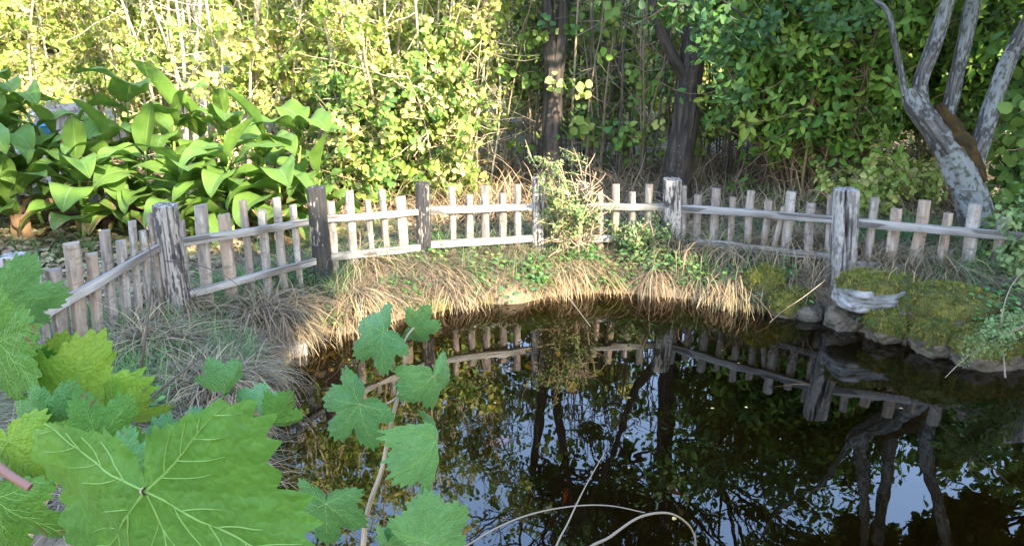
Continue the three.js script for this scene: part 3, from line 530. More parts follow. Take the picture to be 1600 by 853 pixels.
// ---------------------------------------------------------------- leaves on twigs, shrubs, saplings and trees
function sprig(seed, n, len, leafL, shape, o = {}) {   // grows along +y
  const r = rng(seed), m = new MB();
  const side = shape === 'round' ? [[0.12, 0.30], [0.42, 0.47], [0.74, 0.36]] : shape === 'lance' ? [[0.2, 0.17], [0.5, 0.24], [0.78, 0.14]] : [[0.15, 0.28], [0.42, 0.36], [0.75, 0.22]];
  for (let k = 0; k < n; k++) {
    const h = (k + 0.4) / n * len, az = k * 2.4 + r() * 0.8, el = lerp(0.9, -0.35, r()) - (o.droop ?? 0.2), L = leafL * (0.7 + 0.55 * r());
    const root = V((r() - 0.5) * 0.012, h, (r() - 0.5) * 0.012), d = V(Math.cos(az) * Math.cos(el), Math.sin(el), Math.sin(az) * Math.cos(el)), s = V(-Math.sin(az), (r() - 0.5) * 0.7, Math.cos(az)).normalize(), up = d.clone().cross(s).normalize(); if (up.y < 0) up.negate();
    root.addScaledVector(d, leafL * 0.25);
    const q = (x, y) => root.clone().addScaledVector(d, x * L).addScaledVector(s, y * L).addScaledVector(up, (Math.abs(y) * 0.35 - x * x * 0.22) * L);
    const b = m.p.length / 3;
    m.vert(q(0, 0), 0.5, 0);
    for (const [x, y] of side) { m.vert(q(x, -y), 0.5 - y, x); m.vert(q(x, 0), 0.5, x); m.vert(q(x, y), 0.5 + y, x); }
    m.vert(q(1, 0), 0.5, 1);
    m.i.push(b, b + 2, b + 1, b, b + 3, b + 2);
    for (let j = 0; j < 2; j++) { const c = b + 1 + j * 3; m.i.push(c, c + 1, c + 3, c + 1, c + 4, c + 3, c + 1, c + 2, c + 4, c + 2, c + 5, c + 4); }
    m.i.push(b + 7, b + 8, b + 10, b + 8, b + 9, b + 10);
  }
  return m.geo();
}
const SPRIGS = {
  round: [1, 2, 3].map((k) => sprig(k, 7, 0.26, 0.068, 'round')), roundBig: [4, 5, 6].map((k) => sprig(k, 6, 0.28, 0.09, 'round')), lance: [7, 8, 9].map((k) => sprig(k, 9, 0.26, 0.085, 'lance')),
  ovate: [10, 11, 12].map((k) => sprig(k, 6, 0.26, 0.115, 'ovate', { droop: 0.55 })), tiny: [13, 14].map((k) => sprig(k, 12, 0.16, 0.026, 'ovate')),
};
const PAL = {
  sunny: [[0.46, 0.52, 0.13], [0.34, 0.44, 0.09], [0.56, 0.58, 0.19], [0.24, 0.34, 0.07], [0.58, 0.55, 0.22]], mid: [[0.12, 0.22, 0.05], [0.16, 0.26, 0.05], [0.09, 0.17, 0.045], [0.21, 0.30, 0.06]], deep: [[0.12, 0.24, 0.035], [0.17, 0.30, 0.045], [0.085, 0.17, 0.03], [0.26, 0.37, 0.06]],  // sunny: leaf colours paled so the glare of full sun is painted in
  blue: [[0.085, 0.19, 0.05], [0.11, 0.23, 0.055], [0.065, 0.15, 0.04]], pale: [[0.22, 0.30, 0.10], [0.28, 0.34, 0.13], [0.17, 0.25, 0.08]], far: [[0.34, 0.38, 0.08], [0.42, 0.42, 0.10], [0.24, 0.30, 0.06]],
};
function foliage(parent, r, kind, mat, pal, pts, scale = 1, name = 'foliage') {   // pts: {p, d}
  const geos = SPRIGS[kind], lists = geos.map(() => []);
  for (const { p, d, s } of pts) {
    const y = d.clone().add(V((r() - 0.5) * 0.9, (r() - 0.5) * 0.9, (r() - 0.5) * 0.9)).normalize(), q = new THREE.Quaternion().setFromUnitVectors(V(0, 1, 0), y).multiply(eulerQ(0, r() * 6.28, 0));
    pick(r, lists).push({ p: p.clone().addScaledVector(y, -0.1), q, s: scale * (s ?? 1) * (0.75 + 0.5 * r()), c: vary(r, pick(r, pal), 0.22) });
  }
  lists.forEach((l, k) => l.length && instanced(name, geos[k], mat, l, parent));
}
// a limb that wanders; gives its points
function limb(r, from, dir, len, steps, wander, lift = 0) {
  const pts = [from.clone()], d = dir.clone().normalize(), p = from.clone();
  for (let k = 0; k < steps; k++) { d.add(V((r() - 0.5) * wander, (r() - 0.5) * wander + lift, (r() - 0.5) * wander)).normalize(); p.addScaledVector(d, len / steps); pts.push(p.clone()); }
  return pts;
}
function shrub(name, label, category, group, o) {
  const r = rng(o.seed), base = V(o.x, groundY(o.x, o.z), o.z), t = thing(name, label, category, base, 0, group), wood = new MB(), pts = [];
  const stemCol = o.stem ?? [[0.34, 0.27, 0.18], [0.22, 0.17, 0.11], [0.46, 0.38, 0.26]];
  for (let k = 0; k < o.stems; k++) {
    const a = r() * 6.28, q = Math.sqrt(r()), from = V(Math.cos(a) * q * o.rx * (o.foot ?? 0.45), -0.05, Math.sin(a) * q * o.rz * 0.5), H = o.h * (0.65 + 0.4 * r()), tip = V(Math.cos(a) * q * o.rx, H, Math.sin(a) * q * o.rz), d = tip.clone().sub(from), c = pick(r, stemCol), r0 = (o.thick ?? 0.012) * (0.6 + 0.9 * r());
    const main = limb(r, from, d, d.length(), 9, o.wander ?? 0.28, 0.02);
    wood.tube(main, (v) => r0 * (1 - 0.8 * v) + 0.0015, 5, { color: c });
    for (let j = 2; j < main.length; j++) {
      const n = o.twigs ?? 2;
      for (let i = 0; i < n; i++) {
        const dd = V(r() - 0.5, (r() - 0.35) * 0.8, r() - 0.5).normalize(), tw = limb(r, main[j].clone().lerp(main[j - 1], r()), dd, (o.twigLen ?? 0.5) * (0.4 + 0.8 * r()), 4, 0.5, 0.03);
        wood.tube(tw, (v) => 0.0045 * (1 - 0.75 * v) + 0.001, 4, { color: c });
        for (let g = 1; g < tw.length; g++) if (r() < o.leafy * (tw[g].y > (o.bare ?? 0) ? 1 : 0.12) * (tw[g].y > (o.top ?? 9) ? 0.35 : 1)) pts.push({ p: tw[g], d: tw[g].clone().sub(tw[g - 1]).normalize() });
      }
    }
  }
  wood.build('stems', M.stem, t);
  const keep = pts.filter(({ p }) => fbm((p.x + o.x) * 1.6, p.y * 1.6, (p.z + o.z) * 1.6 + o.seed, 2) > (o.gaps ?? 0.40));
  foliage(t, r, o.kind ?? 'round', o.mat ?? M.leaf, o.pal, keep, o.scale ?? 1);
  return t;
}
function tree(name, label, group, o) {   // o.limbs: lists of points with radii in world places
  const r = rng(o.seed), base = o.base.clone(), t = thing(name, label, 'tree', base, 0, group), pts = [], trunk = new MB(), branch = new MB();
  o.limbs.forEach(({ pts: raw, r: rad, main, twigs, bare }, n) => {
    const c = new THREE.CatmullRomCurve3(raw.map((p) => p.clone().sub(base))), N = Math.max(8, raw.length * 6), P = c.getPoints(N);
    (main ? trunk : branch).tube(P, (v) => { const x = v * (rad.length - 1), k = Math.min(rad.length - 2, Math.floor(x)); return lerp(rad[k], rad[k + 1], x - k); }, main ? 22 : 12, { rough: main ? 0.24 : 0.16, roughZ: 5, seed: n * 7 + o.seed, along: 1.1, around: Math.max(1, Math.round(rad[0] * 9)), color: o.tint ?? [1, 1, 1] });
    const last = P[P.length - 1], d = last.clone().sub(P[P.length - 4]).normalize(), e0 = rad[rad.length - 1];
    // branches
    const grow = (from, dir, len, rr, level) => {
      const l = limb(r, from, dir, len, 7, 0.32, 0.02);
      branch.tube(l, (v) => rr * (1 - 0.75 * v) + 0.002, 5, { color: o.twigTint ?? [1, 1, 1], along: 1.1 });
      for (let k = 2; k < l.length; k++) {
        if (level < (o.levels ?? 2) && r() < 0.75) grow(l[k], V(r() - 0.5, r() * 0.7 - 0.2, r() - 0.5).normalize().add(dir.clone().multiplyScalar(0.5)), len * (0.4 + 0.25 * r()), rr * 0.5, level + 1);
        if (level >= 1) for (let s = 0; s < (o.leafy ?? 2); s++) pts.push({ p: l[k].clone().add(V(r() - 0.5, r() - 0.5, r() - 0.5).multiplyScalar(0.25)), d: V(r() - 0.5, 0.1 + (r() - 0.5), r() - 0.5).normalize() });
      }
    };
    if (o.crown && !bare) for (let k = 0; k < (twigs ?? o.branches ?? 8); k++) {
      const f = Math.floor(lerp(o.from ?? 0.45, 1, r()) * (P.length - 1)), a = r() * 6.28;
      grow(P[f], V(Math.cos(a), 0.5 * r() + 0.1, Math.sin(a)).add(d.clone().multiplyScalar(0.5)), (o.reach ?? 1.6) * (0.6 + 0.6 * r()), 0.010 + 0.25 * e0, 0);
    }
    if (o.crown && !bare) grow(last, d, (o.reach ?? 1.6), e0, 0);
  });
  if (trunk.i.length) trunk.build('trunk', o.bark, t);
  if (branch.i.length) branch.build('branches', o.bark, t);
  const keep = pts.filter(({ p }) => fbm(p.x * 1.5, p.y * 1.5, p.z * 1.5 + o.seed, 2) > (o.gaps ?? 0.4) && r() < (o.thin ?? 1) && !(o.low && p.y < o.low && (p.z > -0.45 || r() < 0.5)));
  if (keep.length) foliage(t, r, o.kind, o.mat ?? M.leaf, o.pal, keep, o.scale ?? 1, 'crown');
  return t;
}
// sunlit hedge on the left
const hedgeWords = ['sunlit yellow green shrub at the top left picture edge', 'sunlit yellow green shrub above the pale boards at left', 'sunlit shrub with pale stems behind the tallest broad leaved plant', 'sunlit shrub with many white stems above the middle of the broad leaves', 'sunlit shrub with white stems above the first charred post', 'yellow green shrub reaching low behind the second charred post', 'yellow green shrub between the second charred post and forked dark tree', 'tall shrub in the back row behind the top left corner', 'tall shrub in the back row above the charred posts', 'back row shrub left of the forked dark tree'];
const HEDGE = 'sunlit yellow green shrubs forming the tall hedge behind the big leaved plants';
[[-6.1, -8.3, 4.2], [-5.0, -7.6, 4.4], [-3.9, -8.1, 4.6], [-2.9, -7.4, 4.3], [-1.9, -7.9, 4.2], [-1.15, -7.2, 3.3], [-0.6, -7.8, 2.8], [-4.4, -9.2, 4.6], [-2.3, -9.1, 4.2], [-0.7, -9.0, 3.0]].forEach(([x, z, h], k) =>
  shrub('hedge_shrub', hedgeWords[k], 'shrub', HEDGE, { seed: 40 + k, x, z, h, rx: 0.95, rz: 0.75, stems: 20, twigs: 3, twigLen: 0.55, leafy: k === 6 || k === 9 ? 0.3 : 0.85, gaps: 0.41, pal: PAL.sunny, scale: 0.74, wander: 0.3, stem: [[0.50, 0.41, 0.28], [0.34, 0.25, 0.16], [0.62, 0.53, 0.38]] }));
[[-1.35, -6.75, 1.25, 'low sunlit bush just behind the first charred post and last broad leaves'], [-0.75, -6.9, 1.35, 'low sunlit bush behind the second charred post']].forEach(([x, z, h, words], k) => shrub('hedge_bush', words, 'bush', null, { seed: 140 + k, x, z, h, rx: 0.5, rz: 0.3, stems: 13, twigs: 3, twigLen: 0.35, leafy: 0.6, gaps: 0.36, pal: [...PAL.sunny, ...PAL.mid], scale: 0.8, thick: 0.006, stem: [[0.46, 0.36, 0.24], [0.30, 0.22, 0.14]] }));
// thicket of thin stems in the middle
[[0.15, -7.9, 2.9], [0.75, -8.3, 3.0], [1.0, -7.5, 2.7], [1.4, -8.4, 3.0], [1.95, -7.7, 2.9], [2.45, -8.3, 2.6]].forEach(([x, z, h], k) =>
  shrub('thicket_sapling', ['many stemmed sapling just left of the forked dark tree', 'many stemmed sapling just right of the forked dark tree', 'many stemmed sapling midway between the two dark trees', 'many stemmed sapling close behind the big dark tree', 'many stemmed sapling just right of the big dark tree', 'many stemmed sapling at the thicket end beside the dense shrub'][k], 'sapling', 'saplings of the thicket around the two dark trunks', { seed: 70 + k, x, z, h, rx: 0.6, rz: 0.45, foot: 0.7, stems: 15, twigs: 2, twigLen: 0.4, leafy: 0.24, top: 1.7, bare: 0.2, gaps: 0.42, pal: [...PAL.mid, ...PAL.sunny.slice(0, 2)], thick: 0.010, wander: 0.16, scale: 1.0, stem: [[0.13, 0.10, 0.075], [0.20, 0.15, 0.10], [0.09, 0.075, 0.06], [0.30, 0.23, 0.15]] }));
// sunlit bushes seen through the thicket
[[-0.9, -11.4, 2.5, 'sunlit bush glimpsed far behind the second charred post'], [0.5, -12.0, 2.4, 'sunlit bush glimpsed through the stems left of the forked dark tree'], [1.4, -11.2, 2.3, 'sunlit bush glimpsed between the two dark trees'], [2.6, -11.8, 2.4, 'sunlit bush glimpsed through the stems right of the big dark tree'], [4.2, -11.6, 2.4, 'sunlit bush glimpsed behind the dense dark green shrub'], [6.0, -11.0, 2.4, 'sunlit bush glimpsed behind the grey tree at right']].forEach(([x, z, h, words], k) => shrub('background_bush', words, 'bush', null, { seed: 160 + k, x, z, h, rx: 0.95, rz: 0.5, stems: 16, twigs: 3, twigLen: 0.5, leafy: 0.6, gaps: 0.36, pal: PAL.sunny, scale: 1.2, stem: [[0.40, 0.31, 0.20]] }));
// dense green shrubs on the right
shrub('dense_shrub', 'dense dark green shrub behind the fence between thicket and grey tree', 'shrub', null, { seed: 90, x: 2.75, z: -6.9, h: 2.2, rx: 1.05, rz: 0.7, foot: 0.25, stems: 26, twigs: 5, twigLen: 0.55, leafy: 0.7, bare: 0.5, gaps: 0.30, pal: PAL.deep, kind: 'lance', scale: 1.0, mat: M.leafGloss, stem: [[0.20, 0.13, 0.08], [0.34, 0.22, 0.12]] });
shrub('dense_shrub', 'broad green shrub behind the grey lichen covered tree', 'shrub', null, { seed: 91, x: 4.1, z: -7.3, h: 2.0, rx: 1.15, rz: 0.7, foot: 0.25, stems: 24, twigs: 5, twigLen: 0.55, leafy: 0.7, bare: 0.5, gaps: 0.32, pal: PAL.deep, kind: 'lance', mat: M.leafGloss });
shrub('dense_shrub', 'lighter green shrub rising behind the dense dark green shrub', 'shrub', null, { seed: 92, x: 3.4, z: -8.6, h: 2.5, rx: 1.3, rz: 0.8, foot: 0.4, stems: 22, twigs: 4, twigLen: 0.6, leafy: 0.6, gaps: 0.38, pal: PAL.mid });
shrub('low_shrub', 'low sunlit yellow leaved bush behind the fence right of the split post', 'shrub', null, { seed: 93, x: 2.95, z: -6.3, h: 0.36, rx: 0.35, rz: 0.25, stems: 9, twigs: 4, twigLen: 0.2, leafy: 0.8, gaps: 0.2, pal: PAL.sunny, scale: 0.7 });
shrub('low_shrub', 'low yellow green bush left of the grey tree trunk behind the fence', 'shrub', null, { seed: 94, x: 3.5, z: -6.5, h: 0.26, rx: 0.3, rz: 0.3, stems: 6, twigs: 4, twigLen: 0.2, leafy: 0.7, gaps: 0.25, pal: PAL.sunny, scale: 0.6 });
{ const p = onGround(1585, 425); shrub('bank_bush', 'pale green bush in front of the fence at the right picture edge', 'shrub', null, { seed: 95, x: p.x, z: p.z, h: 0.36, rx: 0.22, rz: 0.15, stems: 10, twigs: 2, twigLen: 0.16, leafy: 0.5, gaps: 0.2, pal: PAL.pale, kind: 'tiny', scale: 1.5 }); }
{ const p = onGround(893, 402); shrub('weedy_bush', 'spindly sunlit weed with tiny pale leaves in front of the fence', 'bush', null, { seed: 96, x: p.x, z: p.z, h: 0.74, rx: 0.34, rz: 0.10, foot: 0.3, stems: 18, twigs: 2, twigLen: 0.16, leafy: 0.30, bare: 0.2, gaps: 0.3, pal: [...PAL.pale, [0.36, 0.36, 0.14]], kind: 'tiny', thick: 0.006, stem: [[0.28, 0.20, 0.13], [0.38, 0.28, 0.18]] }); }
{ const p = onGround(1022, 400); shrub('leafy_weed', 'low green leafy weed at the foot of the pale striped post', 'weed', null, { seed: 97, x: p.x, z: p.z, h: 0.24, rx: 0.26, rz: 0.12, stems: 9, twigs: 2, twigLen: 0.10, leafy: 0.26, gaps: 0.2, pal: PAL.pale, kind: 'tiny', scale: 1.0, thick: 0.004 }); }
{ const p = at(1578, 380, 5.9); p.y = 0; shrub('young_sapling', 'thin upright sapling with broad leaves right of the grey tree', 'sapling', null, { seed: 98, x: p.x, z: p.z, h: 1.6, rx: 0.3, rz: 0.2, foot: 0.2, stems: 4, twigs: 3, twigLen: 0.3, leafy: 0.6, gaps: 0.1, pal: PAL.mid, kind: 'ovate', scale: 0.8, thick: 0.008 }); }
// trees
{
  const P = (list, d) => list.map(([x, y]) => at(x, y, d));
  const baseB = onGround(1052, 318); baseB.y = 0.15;
  const db = camF.dot(baseB.clone().sub(EYE));
  const upB = at(1088, 0, db);
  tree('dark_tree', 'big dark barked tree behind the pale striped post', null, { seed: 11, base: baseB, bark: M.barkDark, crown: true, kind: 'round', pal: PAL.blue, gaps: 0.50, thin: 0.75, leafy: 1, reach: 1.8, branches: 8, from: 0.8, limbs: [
    { main: true, pts: [baseB, ...P([[1058, 270], [1070, 200], [1078, 120], [1085, 60]], db), upB, upB.clone().add(V(0.05, 1.0, -0.1)), upB.clone().add(V(0.2, 2.2, -0.3))], r: [0.175, 0.128, 0.118, 0.114, 0.106, 0.098, 0.08, 0.05] },
    { pts: [at(1076, 130, db), ...P([[1050, 85], [1030, 40], [1020, 0]], db - 0.1), at(1000, -120, db - 0.2), at(960, -300, db - 0.3)], r: [0.07, 0.05, 0.045, 0.04, 0.03, 0.02] },
    { pts: [at(1086, 60, db), at(1110, 0, db + 0.2), at(1180, -150, db + 0.3), at(1260, -330, db)], r: [0.09, 0.07, 0.05, 0.03] } ] });
  const baseA = V(0.42, 0.15, -6.95), da = camF.dot(baseA.clone().sub(EYE));
  tree('dark_tree', 'forked dark tree in the thicket above the middle of the fence', null, { seed: 12, base: baseA, bark: M.barkDark, crown: true, kind: 'round', pal: [...PAL.mid, ...PAL.blue], gaps: 0.50, thin: 0.6, leafy: 1, reach: 1.6, branches: 6, from: 0.85, limbs: [
    { bare: true, main: true, pts: [baseA, ...P([[862, 230], [864, 170], [866, 110]], da)], r: [0.11, 0.095, 0.09, 0.085] },
    { main: true, pts: [...P([[865, 130], [858, 70], [855, 0], [850, -120], [835, -330]], da)], r: [0.075, 0.062, 0.056, 0.05, 0.025] },
    { main: true, pts: [...P([[866, 130], [876, 70], [880, 0], [895, -120], [930, -340]], da)], r: [0.07, 0.06, 0.055, 0.05, 0.025] } ] });
  // the grey tree on the right
  const baseC = onGround(1535, 398); baseC.y = 0.1;
  const dc = camF.dot(baseC.clone().sub(EYE)), w = (px) => 0.77 * px / FOCAL * dc / 2, up = (a, x, y, z) => a.clone().add(V(x, y, z));
  const l1 = at(1482, 0, dc), l2 = at(1522, 0, dc + 0.1), l3 = at(1594, 62, dc - 0.05), l0 = at(1368, 0, dc);
  const c = tree('grey_tree', 'grey lichen covered tree with several limbs behind the fence at right', null, { seed: 13, base: baseC, bark: M.barkPale, crown: true, kind: 'ovate', mat: M.leafGloss, pal: [[0.075, 0.17, 0.05], [0.10, 0.21, 0.06], [0.06, 0.13, 0.045], [0.16, 0.25, 0.05]], gaps: 0.38, thin: 1, leafy: 2, scale: 0.85, reach: 1.6, branches: 10, from: 0.86, low: 1.72, twigTint: [0.42, 0.38, 0.34], limbs: [
    { bare: true, main: true, pts: [up(baseC, 0.05, 0, 0), ...P([[1530, 360], [1518, 310], [1500, 265], [1478, 225], [1448, 185], [1428, 158], [1420, 140]], dc)], r: [w(84), w(68), w(62), w(66), w(56), w(48), w(38), w(26)] },
    { main: true, pts: [...P([[1515, 300], [1520, 262], [1536, 215], [1556, 150], [1572, 105]], dc - 0.05), l3, up(l3, 0.22, 0.6, 0), up(l3, 0.5, 1.5, -0.1)], r: [w(40), w(38), w(34), w(33), w(32), w(30), w(24), w(12)] },
    { main: true, pts: [...P([[1476, 195], [1484, 170], [1497, 110], [1510, 55]], dc + 0.05), l2, up(l2, 0.05, 0.7, 0), up(l2, 0.3, 1.7, 0.1)], r: [w(32), w(28), w(28), w(29), w(30), w(24), w(12)] },
    { main: true, pts: [...P([[1440, 165], [1440, 130], [1455, 85], [1470, 40]], dc), l1, up(l1, 0.1, 0.6, 0), up(l1, -0.1, 1.6, 0.2)], r: [w(30), w(30), w(30), w(30), w(28), w(22), w(12)] },
    { pts: [...P([[1416, 150], [1408, 110], [1398, 60], [1390, 22], [1380, 8]], dc - 0.02), l0, at(1330, -60, dc), at(1300, -190, dc - 0.1)], twigs: 1, r: [w(15), w(13), w(12), w(11), w(10), w(9), w(8), w(4)] } ] });
  // brown moss along the upper side of the leaning trunk
  const mm = new MB();
  const ridge = [[1520, 288], [1505, 252], [1488, 222], [1466, 190], [1450, 168]].map(([x, y]) => at(x, y, dc).sub(baseC).add(V(0.03, 0.03, 0.075)));
  mm.tube(new THREE.CatmullRomCurve3(ridge).getPoints(24), (v) => 0.034 * (0.4 + Math.sin(Math.PI * clamp(v * 0.9 + 0.08))), 14, { rough: 1.1, roughZ: 26, cap: true, along: 3 });
  const mossy = mm.build('moss', M.mossBrown, c); mossy.userData.label = 'reddish brown moss on the leaning trunk';
  // large leaves of a near branch hanging in from above
  const hb = at(1110, -60, 5.6), hang = tree('leafy_branch', 'branch with large blue green leaves hanging from the top of the picture', null, { seed: 14, base: hb, bark: M.barkDark, kind: 'ovate', pal: PAL.blue, limbs: [{ pts: [hb, at(1105, 20, 5.5), at(1110, 90, 5.4)], r: [0.012, 0.009, 0.003] }, { pts: [at(1100, -20, 5.6), at(1170, 30, 5.4), at(1215, 70, 5.3)], r: [0.01, 0.007, 0.003] }, { pts: [at(1090, -30, 5.6), at(1040, 10, 5.5), at(1010, 30, 5.4)], r: [0.01, 0.006, 0.003] }] });
  hang.userData.category = 'branch';
  const r = rng(15), lp = [];
  for (const [x, y, n, sx, sy] of [[1110, 60, 26, 60, 110], [1140, 130, 10, 50, 60], [1180, 50, 18, 90, 90], [1060, 15, 12, 100, 50], [1240, 20, 14, 80, 60], [1340, 25, 18, 120, 60]]) for (let k = 0; k < n; k++) lp.push({ p: at(x + (r() - 0.5) * sx, y + (r() - 0.5) * sy, 5.4 + 0.5 * (r() - 0.5)).sub(hb), d: V(r() - 0.5, -0.4, r() - 0.3).normalize(), s: 0.75 });
  foliage(hang, r, 'ovate', M.leaf, [[0.06, 0.14, 0.045], [0.085, 0.18, 0.05], [0.05, 0.11, 0.035]], lp, 0.72, 'leaves');
}
{
  const b = V(5.4, 0.2, -6.4);
  tree('leafy_tree', 'leafy tree just beyond the right picture edge, mirrored at the lower right of the pond', null, { seed: 18, base: b, bark: M.barkDark, crown: true, kind: 'roundBig', pal: PAL.mid, gaps: 0.44, leafy: 2, reach: 1.5, branches: 12, from: 0.35, scale: 0.9, limbs: [{ main: true, pts: [b, V(5.3, 1.6, -6.3), V(5.1, 3.2, -6.4), V(5.0, 4.8, -6.5)], r: [0.13, 0.10, 0.07, 0.03] }] });
}
// trees far behind, beyond the sunlit grass
{
  const r = rng(21);
  for (let k = 0; k < 13; k++) {
    const x = lerp(-17, 19, (k + 0.5) / 13) + (r() - 0.5) * 1.5, z = -19 - r() * 7, base = V(x, groundY(x, z) - 0.1, z), h = 2.6 + 2.4 * r();
    tree('far_tree', 'sunlit tree glimpsed beyond the thicket behind the pond', 'trees beyond the thicket', { seed: 200 + k, base, bark: M.barkDark, crown: true, kind: 'roundBig', pal: PAL.far, scale: 3.2, gaps: 0.36, leafy: 2, reach: 2.6, branches: 10, from: 0.12, limbs: [{ main: true, pts: [base, base.clone().add(V(0.2, h * 0.4, 0)), base.clone().add(V(0, h * 0.75, 0.2))], r: [0.25, 0.18, 0.08] }] });
  }
}
// trees beside and behind the photographer
for (const [x, z, h, seed, kind, n, label] of [[2.9, 3.4, 3.6, 31, 'roundBig', 13, 'tree standing behind the near bank on the right side'], [8.8, 0.2, 2.5, 32, 'ovate', 10, 'tree standing beyond the right end of the pond'], [6.5, -0.5, 2.9, 33, 'round', 18, 'small tree near the right end of the pond']]) {
  const base = V(x, 0.2, z);
  tree('shade_tree', label, null, { seed, base, bark: M.barkDark, crown: true, kind, pal: PAL.mid, gaps: seed === 33 ? 0.26 : 0.36, leafy: seed === 32 ? 2 : 3, reach: seed === 33 ? 1.15 : 1.9, branches: n, from: 0.2, scale: 1.5, limbs: [{ main: true, pts: [base, V(x + 0.1, h * 0.5, z), V(x, h, z + 0.1), V(x + 0.1, h * 1.4, z)], r: [0.2, 0.16, 0.1, 0.04] }] });
}

// ---------------------------------------------------------------- big leaved plants behind the left fence
{
  const r = rng(301);
  function cannaLeaf(o) {   // rooted at the origin, heading +z
    const m = new MB(), NV = 18, NU = 8, spine = [], tan = []; let el = o.el, p = V(0, 0, 0);
    for (let k = 0; k <= NV; k++) { spine.push(p.clone()); const t = V(0, Math.sin(el), Math.cos(el)); tan.push(t); p = p.clone().addScaledVector(t, o.L / NV); el -= o.bend / NV * (0.5 + k / NV); }
    m.grid(NU, NV, (u, v) => {
      const k = Math.round(v * NV), s = u * 2 - 1, w = o.W * Math.pow(Math.sin(Math.PI * Math.pow(clamp(v, 0.002, 0.998), 0.82)), 0.8) * (v < 0.1 ? 0.35 + 6.5 * v : 1), nrm = V(0, 1, 0).addScaledVector(tan[k], -tan[k].y).normalize();
      return spine[k].clone().add(V(s * w * (1 - 0.18 * o.fold * Math.abs(s)), 0, 0)).addScaledVector(nrm, Math.abs(s) * w * o.fold + o.wave * w * Math.sin(v * 13 + s * 1.5 + o.ph) * Math.abs(s) + o.roll * s * w * v);
    });
    return m.geo();
  }
  const shapes = [];
  for (let k = 0; k < 10; k++) shapes.push(cannaLeaf({ L: 0.5, W: 0.125 + 0.035 * r(), el: 0.5 + 0.7 * r(), bend: 0.9 + 1.7 * r(), fold: 0.08 + 0.3 * r(), wave: 0.10 + 0.16 * r(), roll: (r() - 0.5) * 0.7, ph: r() * 6 }));
  const upright = []; for (let k = 0; k < 3; k++) upright.push(cannaLeaf({ L: 0.5, W: 0.11, el: 1.15, bend: 0.25 + 0.3 * r(), fold: 0.7, wave: 0.08, roll: 0.15, ph: r() * 6 }));
  const limp = cannaLeaf({ L: 0.34, W: 0.05, el: -0.6, bend: 1.0, fold: 0.7, wave: 0.6, roll: 0.5, ph: 2 });
  // [base x, base y, top y in the picture, lean x, leaves, words]
  const plants = [
    [-25, 372, 190, -0.1, 8, 'broad green plant cut by the left picture edge'], [28, 368, 215, -0.05, 8, 'leafy broad plant with drooping leaves near the left picture edge'], [70, 352, 165, -0.16, 7, 'leafy plant in front of the pale boards'], [150, 350, 92, -0.24, 6, 'tallest broad leaved plant leaning left above the others'],
    [130, 372, 255, 0.06, 8, 'broad leaved plant above the mulch behind the left fence'], [190, 360, 215, 0.0, 8, 'broad leaved plant left of the pale standing leaf'], [205, 345, 130, 0.05, 6, 'plant with a tall upright pale leaf at the middle of the bed'], [235, 372, 240, 0.05, 8, 'broad leaved plant behind the grey weathered post'],
    [275, 352, 165, 0.06, 8, 'broad leaved plant with dark upright leaves in the middle of the bed'], [300, 378, 255, 0.03, 8, 'plant with wide leaves just behind the second fence run'], [345, 350, 175, 0.10, 8, 'broad leaved plant with arching leaves right of the bed centre'], [365, 376, 250, 0.02, 7, 'plant with scorched leaves above the second fence run'],
    [410, 362, 215, 0.08, 8, 'broad leaved plant left of the charred post'], [440, 378, 280, 0.04, 6, 'low broad leaved plant beside the charred post'], [455, 350, 185, 0.12, 7, 'sunlit broad leaved plant at the right end of the bed'], [498, 372, 275, 0.04, 5, 'last small broad leaved plant right of the charred post'], [100, 345, 210, 0.02, 7, 'broad leaved plant beneath the tallest leaning plant'], [330, 335, 190, 0.0, 7, 'rearmost broad leaved plant in the middle of the bed'], [10, 345, 150, -0.05, 7, 'tall broad leaved plant at the left with level leaves'],
  ];
  for (const [bx, by, ty, lean, n, words] of plants) {
    const p = onGround(bx, by), t = thing('broad_leaved_plant', words, 'plant', p, 0, 'big leaved plants behind the left fence'), d = ray(bx, ty), top = 0.14 + EYE.y + d.y * ((p.z - EYE.z) / d.z), H = Math.max(0.3, (top - p.y) * 0.92);
    const st = limb(r, V(0, -0.05, 0), V(lean * 1.6, 1, 0.06 * (r() - 0.3)), H, 10, 0.05, 0), m = new MB();
    m.tube(st, (v) => 0.016 * (1 - 0.55 * v), 9, {});
    m.build('stem', M.cannaStem, t);
    let az = r() * 6.28;
    for (let k = 0; k < n + 5; k++) {
      const v = 0.2 + 0.8 * (k + 0.5) / (n + 5), j = Math.min(9, Math.floor(v * 10)), q = st[j].clone().lerp(st[j + 1], v * 10 - j);
      az += 2.2 + r() * 1.1; const face = Math.atan2(Math.sin(az), Math.cos(az)), turn = r() < 0.75 ? face * 0.62 : az;
      const last = k === n + 4, leaf = mesh('leaf', last && r() < 0.7 ? pick(r, upright) : pick(r, shapes), v < 0.5 && r() < 0.5 ? M.canna[2 + (r() < 0.3 ? 0 : 1)] : pick(r, M.canna.slice(0, 2)), t);
      leaf.position.copy(q); leaf.rotation.set((r() - 0.5) * 0.3 + (last ? 0 : 0.25 * (0.6 - v)), turn, (r() - 0.5) * 0.6, 'YXZ'); leaf.scale.setScalar((0.68 + 0.38 * r()) * (last ? 0.9 : 1));
    }
    if (r() < 0.75) for (let k = 0; k < 2; k++) { const dl = mesh('dead_leaf', limp, M.cannaDry, t); dl.position.copy(st[2 + k]); dl.rotation.set(0, r() * 6.28, 0); dl.scale.setScalar(0.6 + 0.5 * r()); dl.userData.label = 'withered brown leaf'; }
  }
}
